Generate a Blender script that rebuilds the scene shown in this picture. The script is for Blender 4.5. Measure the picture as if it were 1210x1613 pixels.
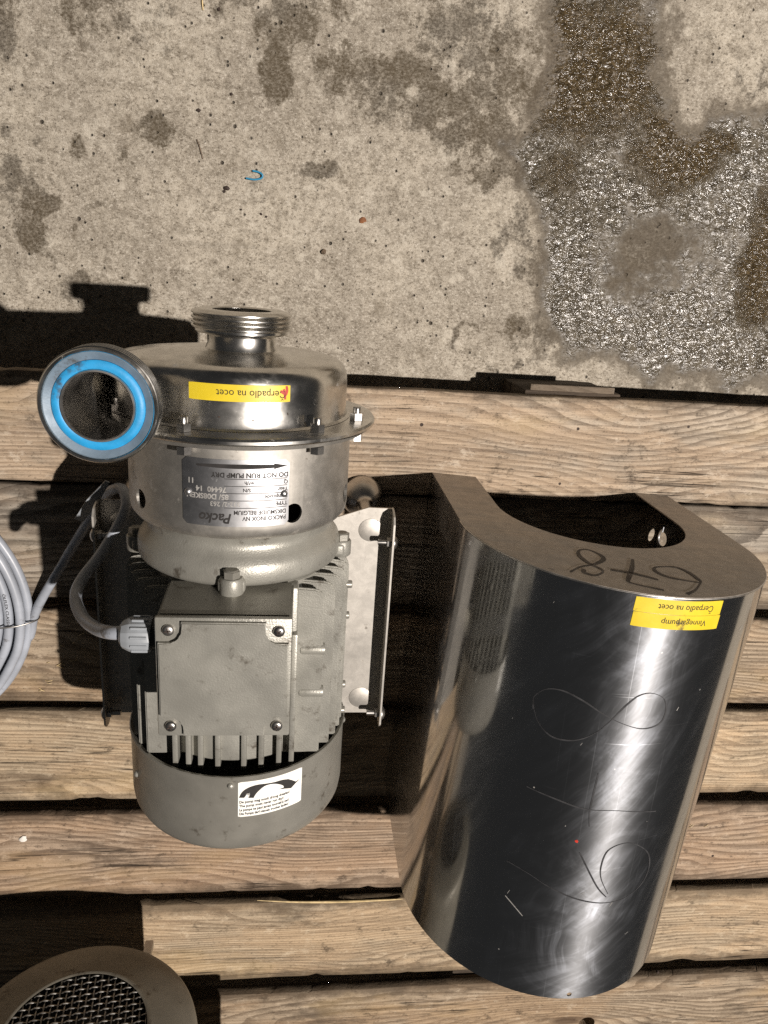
import bpy, bmesh, math, random
import numpy as np
from mathutils import Vector, Matrix

random.seed(7)
for o in list(bpy.data.objects):
    bpy.data.objects.remove(o, do_unlink=True)
SC = bpy.context.scene
C = SC.collection
R_ = math.radians

# ------------------------------------------------------------------ camera
cam_d = bpy.data.cameras.new('camera')
cam = bpy.data.objects.new('camera', cam_d)
C.objects.link(cam)
rgt = Vector((0.99294318, 0.06540019, 0.09892755))
dwn = Vector((0.03032731, -0.94648605, 0.32131668))
fwd = Vector((0.11464772, -0.316049, -0.94179028))
m = Matrix((rgt, -dwn, -fwd)).transposed().to_4x4()
m.translation = Vector((0, 0, 1.0))
cam.matrix_world = m
cam_d.sensor_fit = 'VERTICAL'
cam_d.sensor_height = 36.0
cam_d.lens = 36.0 * 1190.0 / 1613.0
cam_d.clip_start = 0.01
cam_d.clip_end = 60.0
SC.camera = cam

# ------------------------------------------------------------------ light
W = bpy.data.worlds.new('World')
SC.world = W
W.use_nodes = True
bg = W.node_tree.nodes['Background']
bg.inputs[0].default_value = (0.97, 0.98, 1.0, 1)
bg.inputs[1].default_value = 0.028

ld = bpy.data.lights.new('work_lamp', 'POINT')
ld.energy = 3050
ld.color = (1.0, 0.92, 0.85)
ld.shadow_soft_size = 0.045
lamp = bpy.data.objects.new('work_lamp', ld)
lamp.location = (3.0, 0.02, 6.0)
C.objects.link(lamp)

vs = SC.view_settings
vs.view_transform = 'Standard'
vs.look = 'None'
vs.gamma = 1.0
vs.exposure = 0.0
vs.use_curve_mapping = False
SC.cycles.use_denoising = False
SC.cycles.denoiser = 'OPENIMAGEDENOISE'
SC.cycles.denoising_prefilter = 'NONE'
SC.cycles.max_bounces = 6
SC.cycles.sample_clamp_indirect = 0.8
SC.cycles.blur_glossy = 1.0
SC.cycles.sample_clamp_direct = 0.0


# ------------------------------------------------------------------ node helper
class NT:
    def __init__(s, name):
        s.m = bpy.data.materials.new(name)
        s.m.use_nodes = True
        s.t = s.m.node_tree
        s.b = s.t.nodes['Principled BSDF']

    def n(s, typ, ins=None, **props):
        nd = s.t.nodes.new('ShaderNode' + typ)
        for k, v in props.items():
            setattr(nd, k, v)
        for k, v in (ins or {}).items():
            s.put(nd.inputs[k], v)
        return nd

    def put(s, sock, v):
        if isinstance(v, bpy.types.NodeSocket):
            s.t.links.new(v, sock)
        elif isinstance(v, bpy.types.Node):
            s.t.links.new(v.outputs[0], sock)
        else:
            if isinstance(v, tuple) and len(v) == 3 and sock.type == 'RGBA':
                v = v + (1,)
            sock.default_value = v

    def math(s, op, a, b=0.0, c=None, clamp=False):
        nd = s.n('Math', operation=op, use_clamp=clamp)
        s.put(nd.inputs[0], a)
        s.put(nd.inputs[1], b)
        if c is not None:
            s.put(nd.inputs[2], c)
        return nd.outputs[0]

    def mapr(s, v, a, b, c=0.0, d=1.0, smooth=True):
        nd = s.n('MapRange', interpolation_type='SMOOTHSTEP' if smooth else 'LINEAR')
        s.put(nd.inputs[0], v)
        for i, q in enumerate((a, b, c, d)):
            nd.inputs[i + 1].default_value = q
        return nd.outputs[0]

    def mix(s, f, a, b, blend='MIX'):
        nd = s.n('Mix', data_type='RGBA', blend_type=blend)
        s.put(nd.inputs[0], f)
        s.put(nd.inputs[6], a)
        s.put(nd.inputs[7], b)
        return nd.outputs[2]

    def coord(s, scale=(1, 1, 1), loc=(0, 0, 0), rot=(0, 0, 0), which='Object', vec=None):
        if vec is None:
            vec = s.n('TexCoord').outputs[which]
        nd = s.n('Mapping')
        s.put(nd.inputs[0], vec)
        nd.inputs['Location'].default_value = loc
        nd.inputs['Rotation'].default_value = rot
        nd.inputs['Scale'].default_value = scale
        return nd.outputs[0]

    def noise(s, vec, scale, detail=4.0, rough=0.55, dist=0.0):
        nd = s.n('TexNoise')
        s.put(nd.inputs['Vector'], vec)
        nd.inputs['Scale'].default_value = scale
        nd.inputs['Detail'].default_value = detail
        nd.inputs['Roughness'].default_value = rough
        nd.inputs['Distortion'].default_value = dist
        return nd.outputs[0]

    def bump(s, h, strength, dist, normal=None):
        nd = s.n('Bump')
        nd.inputs['Strength'].default_value = strength
        nd.inputs['Distance'].default_value = dist
        s.put(nd.inputs['Height'], h)
        if normal is not None:
            s.put(nd.inputs['Normal'], normal)
        return nd.outputs[0]

    def set(s, **k):
        names = dict(col='Base Color', met='Metallic', rough='Roughness', nrm='Normal', spec='Specular IOR Level',
                     coat='Coat Weight', coatr='Coat Roughness', ani='Anisotropic', anir='Anisotropic Rotation', tan='Tangent')
        for a, v in k.items():
            s.put(s.b.inputs[names[a]], v)
        return s.m


MAT = {}


def simple(name, col, rough=0.5, met=0.0, var=0.15, vscale=60, bump=0.0, bscale=300, dirt=0.0, dirtcol=(0.05, 0.035, 0.02)):
    t = NT(name)
    c = t.coord()
    nz = t.noise(c, vscale, 5)
    dark = tuple(x * (1 - var) for x in col)
    lite = tuple(min(1, x * (1 + var)) for x in col)
    colr = t.mix(t.mapr(nz, .3, .7), dark, lite)
    if dirt:
        d = t.mapr(t.noise(c, 42, 8, .7), .62 - dirt * .15, .72)
        colr = t.mix(t.math('MULTIPLY', d, .8), colr, dirtcol)
    r = t.mapr(t.noise(c, vscale * .6, 4), .3, .7, max(rough - .08, .02), rough + .08)
    k = dict(col=colr, rough=r, met=met)
    if bump:
        k['nrm'] = t.bump(t.noise(c, bscale, 3), bump, .001)
    MAT[name] = t.set(**k)
    return MAT[name]


# ------------------------------------------------------------------ materials
def mat_concrete():
    t = NT('concrete')
    c = t.coord()
    wet = t.n('Attribute', attribute_name='wet').outputs['Fac']
    st = t.n('Attribute', attribute_name='stain').outputs['Fac']
    br = t.n('Attribute', attribute_name='brown').outputs['Fac']
    n1 = t.noise(c, 6, 5, .6)
    n2 = t.noise(c, 70, 6, .72)
    n3 = t.noise(t.coord((1, 1.5, 1)), 260, 3, .7)
    n4 = t.noise(c, 700, 2, .6)
    col = t.mix(t.mapr(n1, .3, .7), (.31, .274, .222), (.45, .402, .325))
    col = t.mix(t.mapr(n2, .30, .62), t.mix(.62, col, (.12, .098, .07)), col)
    col = t.mix(t.mapr(n3, .54, .70, 0, .8), col, (.56, .515, .44))
    col = t.mix(t.mapr(n3, .47, .32, 0, .85), col, (.10, .08, .058))
    col = t.mix(t.mapr(n4, .56, .75, 0, .45), col, (.60, .56, .48))
    col = t.mix(t.mapr(n4, .42, .28, 0, .45), col, (.09, .075, .058))
    fl = t.noise(c, 30, 7, .78)
    col = t.mix(t.mapr(fl, .54, .63, 0, .62), col, (.52, .475, .395))
    col = t.mix(t.mapr(fl, .44, .33, 0, .55), col, (.16, .132, .095))
    vor = t.n('TexVoronoi', feature='F1')
    t.put(vor.inputs['Vector'], c)
    vor.inputs['Scale'].default_value = 52
    vr = t.n('SeparateColor')
    t.put(vr.inputs[0], vor.outputs['Color'])
    pit = t.math('MULTIPLY', t.mapr(vor.outputs[0], .16, .06), t.math('GREATER_THAN', vr.outputs[0], .84))
    vo2 = t.n('TexVoronoi', feature='F1')
    t.put(vo2.inputs['Vector'], c)
    vo2.inputs['Scale'].default_value = 130
    v2r = t.n('SeparateColor')
    t.put(v2r.inputs[0], vo2.outputs['Color'])
    pit = t.math('MAXIMUM', pit, t.math('MULTIPLY', t.mapr(vo2.outputs[0], .28, .08), t.math('GREATER_THAN', v2r.outputs[0], .91)))
    col = t.mix(t.math('MULTIPLY', pit, .85), col, (.035, .027, .02))
    sk = t.noise(t.coord((.5, 9, 1), rot=(0, 0, R_(4))), 6, 5, .6)
    col = t.mix(t.mapr(sk, .55, .8, 0, .4), col, (.20, .175, .14))
    # stains: edge broken by noise
    e = t.math('ADD', t.math('MULTIPLY', st, 1.3), t.math('MULTIPLY', t.math('SUBTRACT', t.noise(t.coord((1.1, .85, 1)), 30, 9, .78), .5), 3.4))
    s1 = t.math('MULTIPLY', t.mapr(e, .34, .80), t.mapr(st, .02, .18))
    s2 = t.mapr(n3, .35, .62, .98, .62)
    col = t.mix(t.math('MULTIPLY', s1, s2), col, t.mix(t.mapr(n1, .4, .6), (.075, .058, .036), (.085, .072, .055)))
    # wet film
    ew = t.math('ADD', wet, t.math('MULTIPLY', t.math('SUBTRACT', t.noise(c, 26, 8, .76), .5), 1.9))
    wm = t.mapr(ew, .30, 1.0)
    wrim = t.mapr(ew, .10, .50)
    wcol = t.mix(t.mapr(n2, .3, .7), (.032, .025, .015), (.13, .112, .083))
    wcol = t.mix(t.mapr(n3, .52, .72, 0, .5), wcol, (.18, .165, .135))
    bm = t.mapr(t.math('ADD', br, t.math('MULTIPLY', t.math('SUBTRACT', t.noise(c, 20, 7, .72), .5), 1.7)), .12, .75)
    wcol = t.mix(t.math('MULTIPLY', bm, .88), wcol, t.mix(t.mapr(n3, .4, .65), (.035, .024, .011), (.10, .07, .033)))
    col = t.mix(t.math('MULTIPLY', wrim, .72), col, (.088, .07, .049))
    col = t.mix(wm, col, wcol)
    rough = t.mix(wm, (.85, .85, .85), t.mix(t.mapr(t.noise(c, 26, 4), .35, .7), (.13, .13, .13), (.21, .21, .21)))
    grit = t.noise(t.coord((1, 1.8, 1), rot=(0, 0, R_(-24))), 92, 2, .5, .5)
    hd = t.math('ADD', t.math('MULTIPLY', n2, .9), t.math('MULTIPLY', n4, .35))
    hd = t.math('ADD', hd, t.math('MULTIPLY', n3, .35))
    hd = t.math('SUBTRACT', hd, t.math('MULTIPLY', pit, 1.2))
    nd = t.bump(hd, 1.0, .0026)
    hw = t.math('ADD', t.math('MULTIPLY', grit, t.mapr(t.math('ADD', n1, t.math('MULTIPLY', bm, .35)), .35, .95, .62, 1.5)), t.math('MULTIPLY', n3, .07))
    nw = t.bump(hw, 1.0, .0064)
    nm = t.n('Mix', data_type='VECTOR')
    t.put(nm.inputs[0], wm)
    t.put(nm.inputs[4], nd)
    t.put(nm.inputs[5], nw)
    sp = t.mapr(wm, 0, 1, .25, .42, False)
    MAT['concrete'] = t.set(col=col, rough=rough, nrm=nm.outputs[1], spec=sp)


def mat_wood(name='wood', tint=(1, 1, 1), grey=.75, stain=.55, ring=.62, sat=.84):
    t = NT(name)
    tc = t.n('TexCoord').outputs['Object']
    oi = t.n('ObjectInfo').outputs['Random']
    cx = t.n('CombineXYZ')
    t.put(cx.inputs[0], t.math('MULTIPLY', oi, 37.0))
    t.put(cx.inputs[1], t.math('MULTIPLY', oi, 11.0))
    t.put(cx.inputs[2], t.math('MULTIPLY', oi, 5.0))
    va = t.n('VectorMath', operation='ADD')
    t.put(va.inputs[0], tc)
    t.put(va.inputs[1], cx)
    p = va.outputs[0]
    sep = t.n('SeparateXYZ')
    t.put(sep.inputs[0], p)
    # knots bend the rings round them
    kv = t.n('TexVoronoi', feature='SMOOTH_F1')
    t.put(kv.inputs['Vector'], t.coord((1.7, 5.2, .6), vec=p))
    kv.inputs['Scale'].default_value = 1.25
    kv.inputs['Smoothness'].default_value = .3
    kd = kv.outputs[0]
    warp = t.noise(t.coord((.9, 4, 2), vec=p), 1.5, 3, .5)
    warp2 = t.noise(t.coord((5, 40, 2), vec=p), 2.0, 3, .6)
    ringc = t.math('ADD', t.math('MULTIPLY', sep.outputs[1], 100.0), t.math('MULTIPLY', warp, 11.0))
    ringc = t.math('ADD', ringc, t.math('MULTIPLY', kd, 13.0))
    ringc = t.math('ADD', ringc, t.math('MULTIPLY', warp2, .3))
    saw = t.math('FRACT', ringc)
    late = t.math('MULTIPLY', t.mapr(saw, .30, .95), t.mapr(saw, 1.0, .95))
    fib = t.noise(t.coord((9, 640, 60), vec=p), 1.0, 3, .7)
    fib2 = t.noise(t.coord((3.5, 190, 30), vec=p), 1.0, 4, .7)
    fib3 = t.noise(t.coord((1.2, 48, 10), vec=p), 1.0, 5, .7)
    patch = t.noise(t.coord((1.6, 4.5, 1), vec=p), 2.4, 5, .65)
    mott = t.noise(t.coord((1, 1.5, 1), vec=p), 34, 6, .75)
    spk = t.noise(t.coord((1, 1.8, 1), vec=p), 240, 3, .7)
    col = t.mix(t.math('MULTIPLY', late, ring), (.50, .382, .255), (.25, .168, .098))
    col = t.mix(t.mapr(fib3, .34, .62, .35, .85), t.mix(.6, col, (.14, .105, .072)), col)
    col = t.mix(t.mapr(fib2, .52, .34, 0, .42), col, (.13, .082, .054))
    col = t.mix(t.mapr(fib2, .55, .70, 0, .5), col, (.60, .49, .355))
    col = t.mix(t.mapr(fib, .50, .32, 0, .38), col, (.09, .064, .042))
    # weathering
    col = t.mix(t.mapr(patch, .42, .60, 0, grey), col, t.mix(late, t.mix(t.mapr(fib2, .35, .6), (.21, .182, .145), (.44, .39, .315)), (.15, .126, .098)))
    col = t.mix(t.mapr(mott, .55, .68, 0, .58), col, (.56, .49, .39))
    col = t.mix(t.mapr(mott, .45, .30, 0, .8), col, (.07, .052, .035))
    col = t.mix(t.mapr(spk, .58, .72, 0, .4), col, (.48, .41, .33))
    col = t.mix(t.mapr(spk, .43, .30, 0, .65), col, (.06, .045, .03))
    dk = t.noise(t.coord((2.2, 6, 1), vec=p), 2.1, 6, .72)
    col = t.mix(t.mapr(dk, .52, .66, 0, stain), col, (.085, .066, .048))
    kn = t.mapr(kd, .10, .03)
    col = t.mix(t.math('MULTIPLY', kn, .8), col, (.07, .042, .025))
    col = t.mix(t.mapr(t.math('ABSOLUTE', t.math('SUBTRACT', kd, .11)), .035, .0, 0, .4), col, (.12, .078, .045))
    yl = t.noise(t.coord((1.2, 3.5, 1), loc=(4, 2, 0), vec=p), 2.6, 4, .6)
    col = t.mix(t.mapr(yl, .54, .68, 0, .5), col, t.mix(.5, col, (.46, .33, .13)))
    # grime along the arrises and nail rust
    tcs = t.n('SeparateXYZ')
    t.put(tcs.inputs[0], tc)
    edg = t.mapr(t.math('ADD', t.math('ABSOLUTE', tcs.outputs[1]), t.math('MULTIPLY', t.math('SUBTRACT', t.noise(t.coord((9, 9, 9), vec=p), 3, 6, .75), .5), .05)), .056, .082, 0, .75)
    col = t.mix(edg, col, (.085, .064, .043))
    # long drying cracks
    ck = t.noise(t.coord((1.5, 62, 10), vec=p), 1.0, 3, .5)
    crk = t.mapr(t.math('ABSOLUTE', t.math('SUBTRACT', ck, .5)), .014, .0)
    crk = t.math('MULTIPLY', crk, t.mapr(t.noise(t.coord((3, 9, 1), vec=p), 1.6, 3), .53, .62))
    col = t.mix(t.math('MULTIPLY', crk, .9), col, (.022, .015, .01))
    tone = t.n('ValToRGB')
    t.put(tone.inputs[0], t.math('FRACT', t.math('MULTIPLY', oi, 7.31)))
    tone.color_ramp.elements[0].color = (.92, .91, .90, 1)
    tone.color_ramp.elements[1].color = (1.06, 1.04, 1.02, 1)
    hsv = t.n('HueSaturation')
    hsv.inputs['Saturation'].default_value = sat
    t.put(hsv.inputs['Color'], col)
    col = t.mix(1.0, hsv.outputs[0], tone.outputs[0], 'MULTIPLY')
    if tint != (1, 1, 1):
        col = t.mix(1.0, col, tint, 'MULTIPLY')
    h = t.math('ADD', t.math('MULTIPLY', late, .5), t.math('MULTIPLY', fib, .7))
    h = t.math('ADD', h, t.math('MULTIPLY', fib2, .8))
    h = t.math('ADD', h, t.math('MULTIPLY', mott, .7))
    h = t.math('ADD', h, t.math('MULTIPLY', spk, .4))
    h = t.math('SUBTRACT', h, t.math('MULTIPLY', crk, 1.8))
    MAT[name] = t.set(col=col, rough=.78, nrm=t.bump(h, .85, .0016), spec=.25)


def mat_steel(name, col=(.60, .575, .53), rough=.24, rvar=.1, smudge=.4, dirt=.25, brush=None, met=1.0, bump=.0):
    t = NT(name)
    c = t.coord()
    n1 = t.noise(c, 18, 5, .6)
    n2 = t.noise(c, 75, 7, .72, .4)
    r = t.mapr(n1, .3, .7, rough - rvar * .5, rough + rvar)
    cc = t.mix(t.mapr(n2, .35, .7), tuple(x * .8 for x in col), col)
    if brush:
        bn = t.noise(t.coord(brush), 1.0, 3, .6)
        r = t.math('ADD', r, t.mapr(bn, .3, .7, -.06, .08))
    sm = t.mapr(t.noise(c, 9, 6, .65, .8), .52, .62, 0, smudge)
    r = t.math('ADD', r, t.math('MULTIPLY', sm, .28))
    k = dict(met=met)
    if dirt:
        d = t.mapr(t.noise(c, 50, 9, .75), .66 - dirt * .14, .73)
        cc = t.mix(t.math('MULTIPLY', d, .85), cc, (.055, .038, .022))
        r = t.math('ADD', r, t.math('MULTIPLY', d, .4))
        k['met'] = t.mapr(d, 0, 1, met, .1, False)
    k.update(col=cc, rough=r)
    if bump:
        k['nrm'] = t.bump(t.math('ADD', n1, t.math('MULTIPLY', n2, .3)), bump, .002)
    MAT[name] = t.set(**k)


def mat_hood():
    t = NT('polished_hood_steel')
    c = t.coord()
    # wiping smears: streaky, rougher film on a mirror sheet
    sp0 = t.n('SeparateXYZ')
    t.put(sp0.inputs[0], c)
    wob = t.noise(c, 5, 3, .5)

    def wipe(cx_, cy_, fr, fa, seed, flip=1):
        dx = t.math('SUBTRACT', sp0.outputs[0], cx_)
        dy = t.math('SUBTRACT', sp0.outputs[1], cy_)
        rad = t.math('SQRT', t.math('ADD', t.math('MULTIPLY', dx, dx), t.math('MULTIPLY', dy, dy)))
        rad = t.math('ADD', rad, t.math('MULTIPLY', wob, .06))
        ang = t.math('ARCTAN2', dy, t.math('MULTIPLY', dx, flip))
        cv = t.n('CombineXYZ')
        t.put(cv.inputs[0], t.math('MULTIPLY', rad, fr))
        t.put(cv.inputs[1], t.math('MULTIPLY', ang, fa))
        cv.inputs[2].default_value = seed
        return t.noise(cv.outputs[0], 1.0, 4, .68)

    st = wipe(.34, -.20, 60, 2.2, 1.3, -1)
    st2 = wipe(-.35, .20, 130, 5.0, 6.1)
    st3 = wipe(-.45, .30, 40, 2.6, 9.4)
    blot = t.noise(c, 6.5, 4, .6, 1.2)
    blot2 = t.noise(c, 15, 6, .7, .8)
    sm = t.math('MULTIPLY', t.mapr(st, .42, .68), t.mapr(blot, .40, .58))
    sm = t.math('ADD', sm, t.math('MULTIPLY', t.math('MULTIPLY', t.mapr(st3, .45, .70), t.mapr(blot, .60, .42)), .7))
    sm = t.math('ADD', t.math('MULTIPLY', sm, .8), t.math('MULTIPLY', t.mapr(blot2, .46, .74), .45))
    sm = t.math('ADD', sm, t.math('MULTIPLY', t.mapr(st2, .56, .72), .25), clamp=True)
    vor = t.n('TexVoronoi', feature='F1')
    t.put(vor.inputs['Vector'], c)
    vor.inputs['Scale'].default_value = 80
    vr = t.n('SeparateColor')
    t.put(vr.inputs[0], vor.outputs['Color'])
    sp = t.math('MULTIPLY', t.mapr(vor.outputs[0], .10, .05), t.math('GREATER_THAN', vr.outputs[0], .955))
    wv = t.noise(t.coord((300, 3, 60), rot=(0, 0, R_(35))), 1.0, 2, .5)
    wv2 = t.noise(t.coord((3, 260, 60), rot=(0, 0, R_(12))), 1.0, 2, .5)
    scr = t.math('MAXIMUM', t.mapr(wv, .66, .74), t.mapr(wv2, .68, .76))
    nb = t.bump(t.noise(t.coord((3, 2, 3)), 2.2, 2, .4), .25, .006)
    cc = t.mix(sp, (.53, .525, .515), (.5, .47, .42))
    t.set(col=cc, rough=t.mapr(sm, 0, 1, .085, .17, False), met=t.mapr(sp, 0, 1, 1, .2, False), nrm=nb)
    b2 = t.n('BsdfPrincipled')
    t.put(b2.inputs['Base Color'], t.mix(sm, (.56, .57, .59), (.64, .67, .73)))
    b2.inputs['Metallic'].default_value = 1.0
    t.put(b2.inputs['Roughness'], t.mapr(sm, 0, 1, .40, .50, False))
    # sheet ground round its bend: light spreads along the hood's length
    b2.inputs['Anisotropic'].default_value = .87
    tg = t.n('CombineXYZ')
    tg.inputs[0].default_value = -.0638
    tg.inputs[1].default_value = -.998
    t.put(b2.inputs['Tangent'], tg.outputs[0])
    t.put(b2.inputs['Normal'], nb)
    mx = t.n('MixShader')
    t.put(mx.inputs[0], t.math('ADD', t.mapr(sm, 0, 1, .20, .34, False), t.math('MULTIPLY', scr, .25), clamp=True))
    t.put(mx.inputs[1], t.b.outputs[0])
    t.put(mx.inputs[2], b2.outputs[0])
    t.put(t.t.nodes['Material Output'].inputs[0], mx.outputs[0])
    MAT['polished_hood_steel'] = t.m


def mat_cable():
    simple('cable_grey', (.33, .355, .40), .42, 0, .14, 25, .08, 400, dirt=.3)


mat_concrete()
mat_wood('wood')
mat_wood('wood_pale', (.98, .94, .89), .80, .35, .55, .78)
mat_wood('wood_grey', (.74, .72, .69), .95, .70, .6, .70)
mat_wood('wood_red', (1.0, .89, .80), .55, .65, .85, .80)
mat_wood('wood_yellow', (1.08, 1.01, .88), .55, .75, .5, .80)
mat_wood('wood_tan', (.92, .86, .78), .65, .7, .6, .88)
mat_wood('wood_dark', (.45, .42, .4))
mat_steel('steel_polished', col=(.70, .68, .64), rough=.21, rvar=.10, smudge=.5, dirt=.38, met=1.0)
mat_steel('steel_satin', col=(.50, .475, .43), rough=.47, rvar=.08, smudge=.3, dirt=.5, met=.9)
mat_steel('steel_plain', col=(.55, .53, .5), rough=.30, rvar=.1, smudge=.3, dirt=.2)
mat_steel('steel_tray', col=(.56, .53, .48), rough=.50, rvar=.08, smudge=.3, dirt=.5, met=.75)
mat_steel('steel_panel', col=(.41, .375, .335), rough=.50, rvar=.08, smudge=.3, dirt=.25, brush=(5, 5, 260), met=.9)
mat_steel('guard_steel', col=(.30, .29, .27), rough=.40, rvar=.08, smudge=.3, dirt=.3)
mat_steel('plate_metal', col=(.66, .66, .67), rough=.36, rvar=.06, smudge=.3, dirt=.1)
mat_hood()
mat_cable()
simple('motor_paint', (.29, .283, .25), .40, .40, .12, 30, .28, 620, dirt=.45)
simple('motor_paint_smooth', (.245, .235, .205), .42, .40, .10, 25, .12, 600, dirt=.36)
simple('old_motor_paint', (.20, .185, .15), .5, .2, .15, 20, .1, 500, dirt=.4)
simple('blue_rubber', (.02, .26, .53), .45, 0, .18, 45, .2, 260, dirt=.16)
simple('shaded_rubber', (.13, .18, .23), .5, .1, .15, 60, .1, 500, dirt=.15)  # gasket's outer chamfer, its shade put into this grey-blue
simple('yellow_tape', (.62, .47, .02), .42, 0, .06, 50, .05, 300, dirt=.06)
simple('black_ink', (.018, .016, .015), .8, 0, .3, 80)
simple('marker_brown', (.012, .007, .005), .5, 0, .3, 80)
simple('marker_grey', (.034, .034, .036), .5, .1, .35, 120)
simple('scratch_white', (.34, .33, .31), .5, .2, .2, 120)
simple('white_paper', (.78, .77, .72), .5, 0, .05, 60, dirt=.05)
simple('gland_plastic', (.27, .29, .31), .45, 0, .08, 60, .05, 500)
simple('dark_plastic', (.03, .03, .028), .5, 0, .2, 50)
simple('dark_inside', (.025, .023, .02), .7, 0, .2, 50)
simple('rust_orange', (.20, .075, .025), .8, 0, .3, 90, .3, 400)
simple('crumb_dark', (.035, .022, .016), .8, 0, .3, 200, .3, 600)
simple('stone_brown', (.12, .085, .055), .7, 0, .3, 200, .3, 600)
simple('chip_white', (.75, .72, .66), .6, 0, .1, 90)
simple('straw', (.55, .42, .22), .6, 0, .2, 100)
simple('blue_plastic', (.03, .22, .38), .4, 0, .1, 100)
simple('red_paint', (.45, .03, .015), .5, 0, .2, 100)
simple('gloss_black', (.02, .02, .02), .3, 0, .1, 40)


# ------------------------------------------------------------------ mesh helpers
class MB:
    def __init__(s):
        s.v = []
        s.f = []

    def add(s, v, f):
        o = len(s.v)
        s.v += [tuple(p) for p in v]
        s.f += [tuple(i + o for i in q) for q in f]
        return s

    def box(s, a, b, bev=0.0, seg=2):
        bm = bmesh.new()
        bmesh.ops.create_cube(bm, size=1)
        for p in bm.verts:
            p.co = Vector([(a[i] + b[i]) / 2 + p.co[i] * (b[i] - a[i]) for i in range(3)])
        if bev:
            bmesh.ops.bevel(bm, geom=bm.edges[:], offset=bev, segments=seg, affect='EDGES', profile=.5)
        s.frombm(bm)
        return s

    def frombm(s, bm):
        bm.verts.index_update()
        s.add([p.co[:] for p in bm.verts], [[p.index for p in f.verts] for f in bm.faces])
        bm.free()

    def lathe(s, prof, origin, axis='Y', seg=64, close=False, caps=False, radf=None):
        """prof = [(radius, distance along axis)]"""
        n = len(prof)
        vs_ = []
        for i in range(seg):
            a = 2 * math.pi * i / seg
            for r, h in prof:
                if radf:
                    r = radf(r, h, a)
                if axis == 'Y':
                    p = (origin[0] + r * math.sin(a), origin[1] + h, origin[2] + r * math.cos(a))
                elif axis == 'Z':
                    p = (origin[0] + r * math.cos(a), origin[1] + r * math.sin(a), origin[2] + h)
                else:
                    p = (origin[0] + h, origin[1] + r * math.cos(a), origin[2] + r * math.sin(a))
                vs_.append(p)
        fs = []
        rng = n if close else n - 1
        for i in range(seg):
            j = (i + 1) % seg
            for k in range(rng):
                l = (k + 1) % n
                fs.append((i * n + k, j * n + k, j * n + l, i * n + l))
        if caps:
            fs.append(tuple(i * n for i in range(seg))[::-1])
            fs.append(tuple(i * n + n - 1 for i in range(seg)))
        s.add(vs_, fs)
        return s

    def tube(s, pts, r, seg=12, caps=True, flat=None):
        pts = [Vector(p) for p in pts]
        n = len(pts)
        up = None
        rings = []
        for i, p in enumerate(pts):
            t = (pts[min(i + 1, n - 1)] - pts[max(i - 1, 0)]).normalized()
            if up is None:
                up = Vector((0, 0, 1)) if abs(t.z) < .9 else Vector((1, 0, 0))
            sx = t.cross(up).normalized()
            up = sx.cross(t).normalized()
            rr = r[i] if isinstance(r, (list, tuple)) else r
            rings.append([p + (sx * math.cos(2 * math.pi * k / seg) + up * math.sin(2 * math.pi * k / seg)) * rr for k in range(seg)])
        vv = [q for g in rings for q in g]
        ff = []
        for i in range(n - 1):
            for k in range(seg):
                l = (k + 1) % seg
                ff.append((i * seg + k, i * seg + l, (i + 1) * seg + l, (i + 1) * seg + k))
        if caps:
            ff.append(tuple(range(seg))[::-1])
            ff.append(tuple((n - 1) * seg + k for k in range(seg)))
        s.add(vv, ff)
        return s

    def prism(s, poly, ext, mapf):
        """poly 2D points, mapf(u, v, h) -> xyz, extruded h = ext[0]..ext[1]"""
        n = len(poly)
        vv = [mapf(a, b, ext[0]) for a, b in poly] + [mapf(a, b, ext[1]) for a, b in poly]
        ff = [tuple(range(n))[::-1], tuple(range(n, 2 * n))]
        ff += [(i, (i + 1) % n, n + (i + 1) % n, n + i) for i in range(n)]
        s.add(vv, ff)
        return s

    def build(s, name, mat, parent=None, smooth=None, loc=None):
        off = Vector((0, 0, 0))
        if parent is not None:
            off = Vector(parent.get('_org', (0, 0, 0)))
        if loc is not None:
            off = Vector(loc)
        me = bpy.data.meshes.new(name)
        me.from_pydata([(p[0] - off[0], p[1] - off[1], p[2] - off[2]) for p in s.v], [], s.f)
        bm = bmesh.new()
        bm.from_mesh(me)
        bmesh.ops.recalc_face_normals(bm, faces=bm.faces[:])
        bm.to_mesh(me)
        bm.free()
        me.materials.append(MAT[mat])
        if smooth is not None:
            for p in me.polygons:
                p.use_smooth = True
            me.set_sharp_from_angle(angle=R_(smooth))
        o = bpy.data.objects.new(name, me)
        C.objects.link(o)
        if parent is not None:
            o.parent = parent
            po = Vector(parent.get('_org', (0, 0, 0)))
            o.location = (off - po)
        elif loc is not None:
            o.location = off
        o['_org'] = tuple(off)
        return o


def dup(o, parent, delta, name=None, rot=None):
    """copy a part (and its sub-parts), sharing mesh data"""
    c = o.copy()
    C.objects.link(c)
    c.parent = parent
    c.location = Vector(o.location) + Vector(delta)
    if rot is not None:
        c.rotation_euler = rot
    for ch in o.children:
        d = ch.copy()
        C.objects.link(d)
        d.parent = c
    return c


def tag(o, label, cat, group=None, kind=None):
    o['label'] = label
    o['category'] = cat
    if group:
        o['group'] = group
    if kind:
        o['kind'] = kind
    return o


def empty(name, loc):
    e = bpy.data.objects.new(name, None)
    e.empty_display_size = .02
    C.objects.link(e)
    e.location = loc
    e['_org'] = tuple(loc)
    return e


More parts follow.
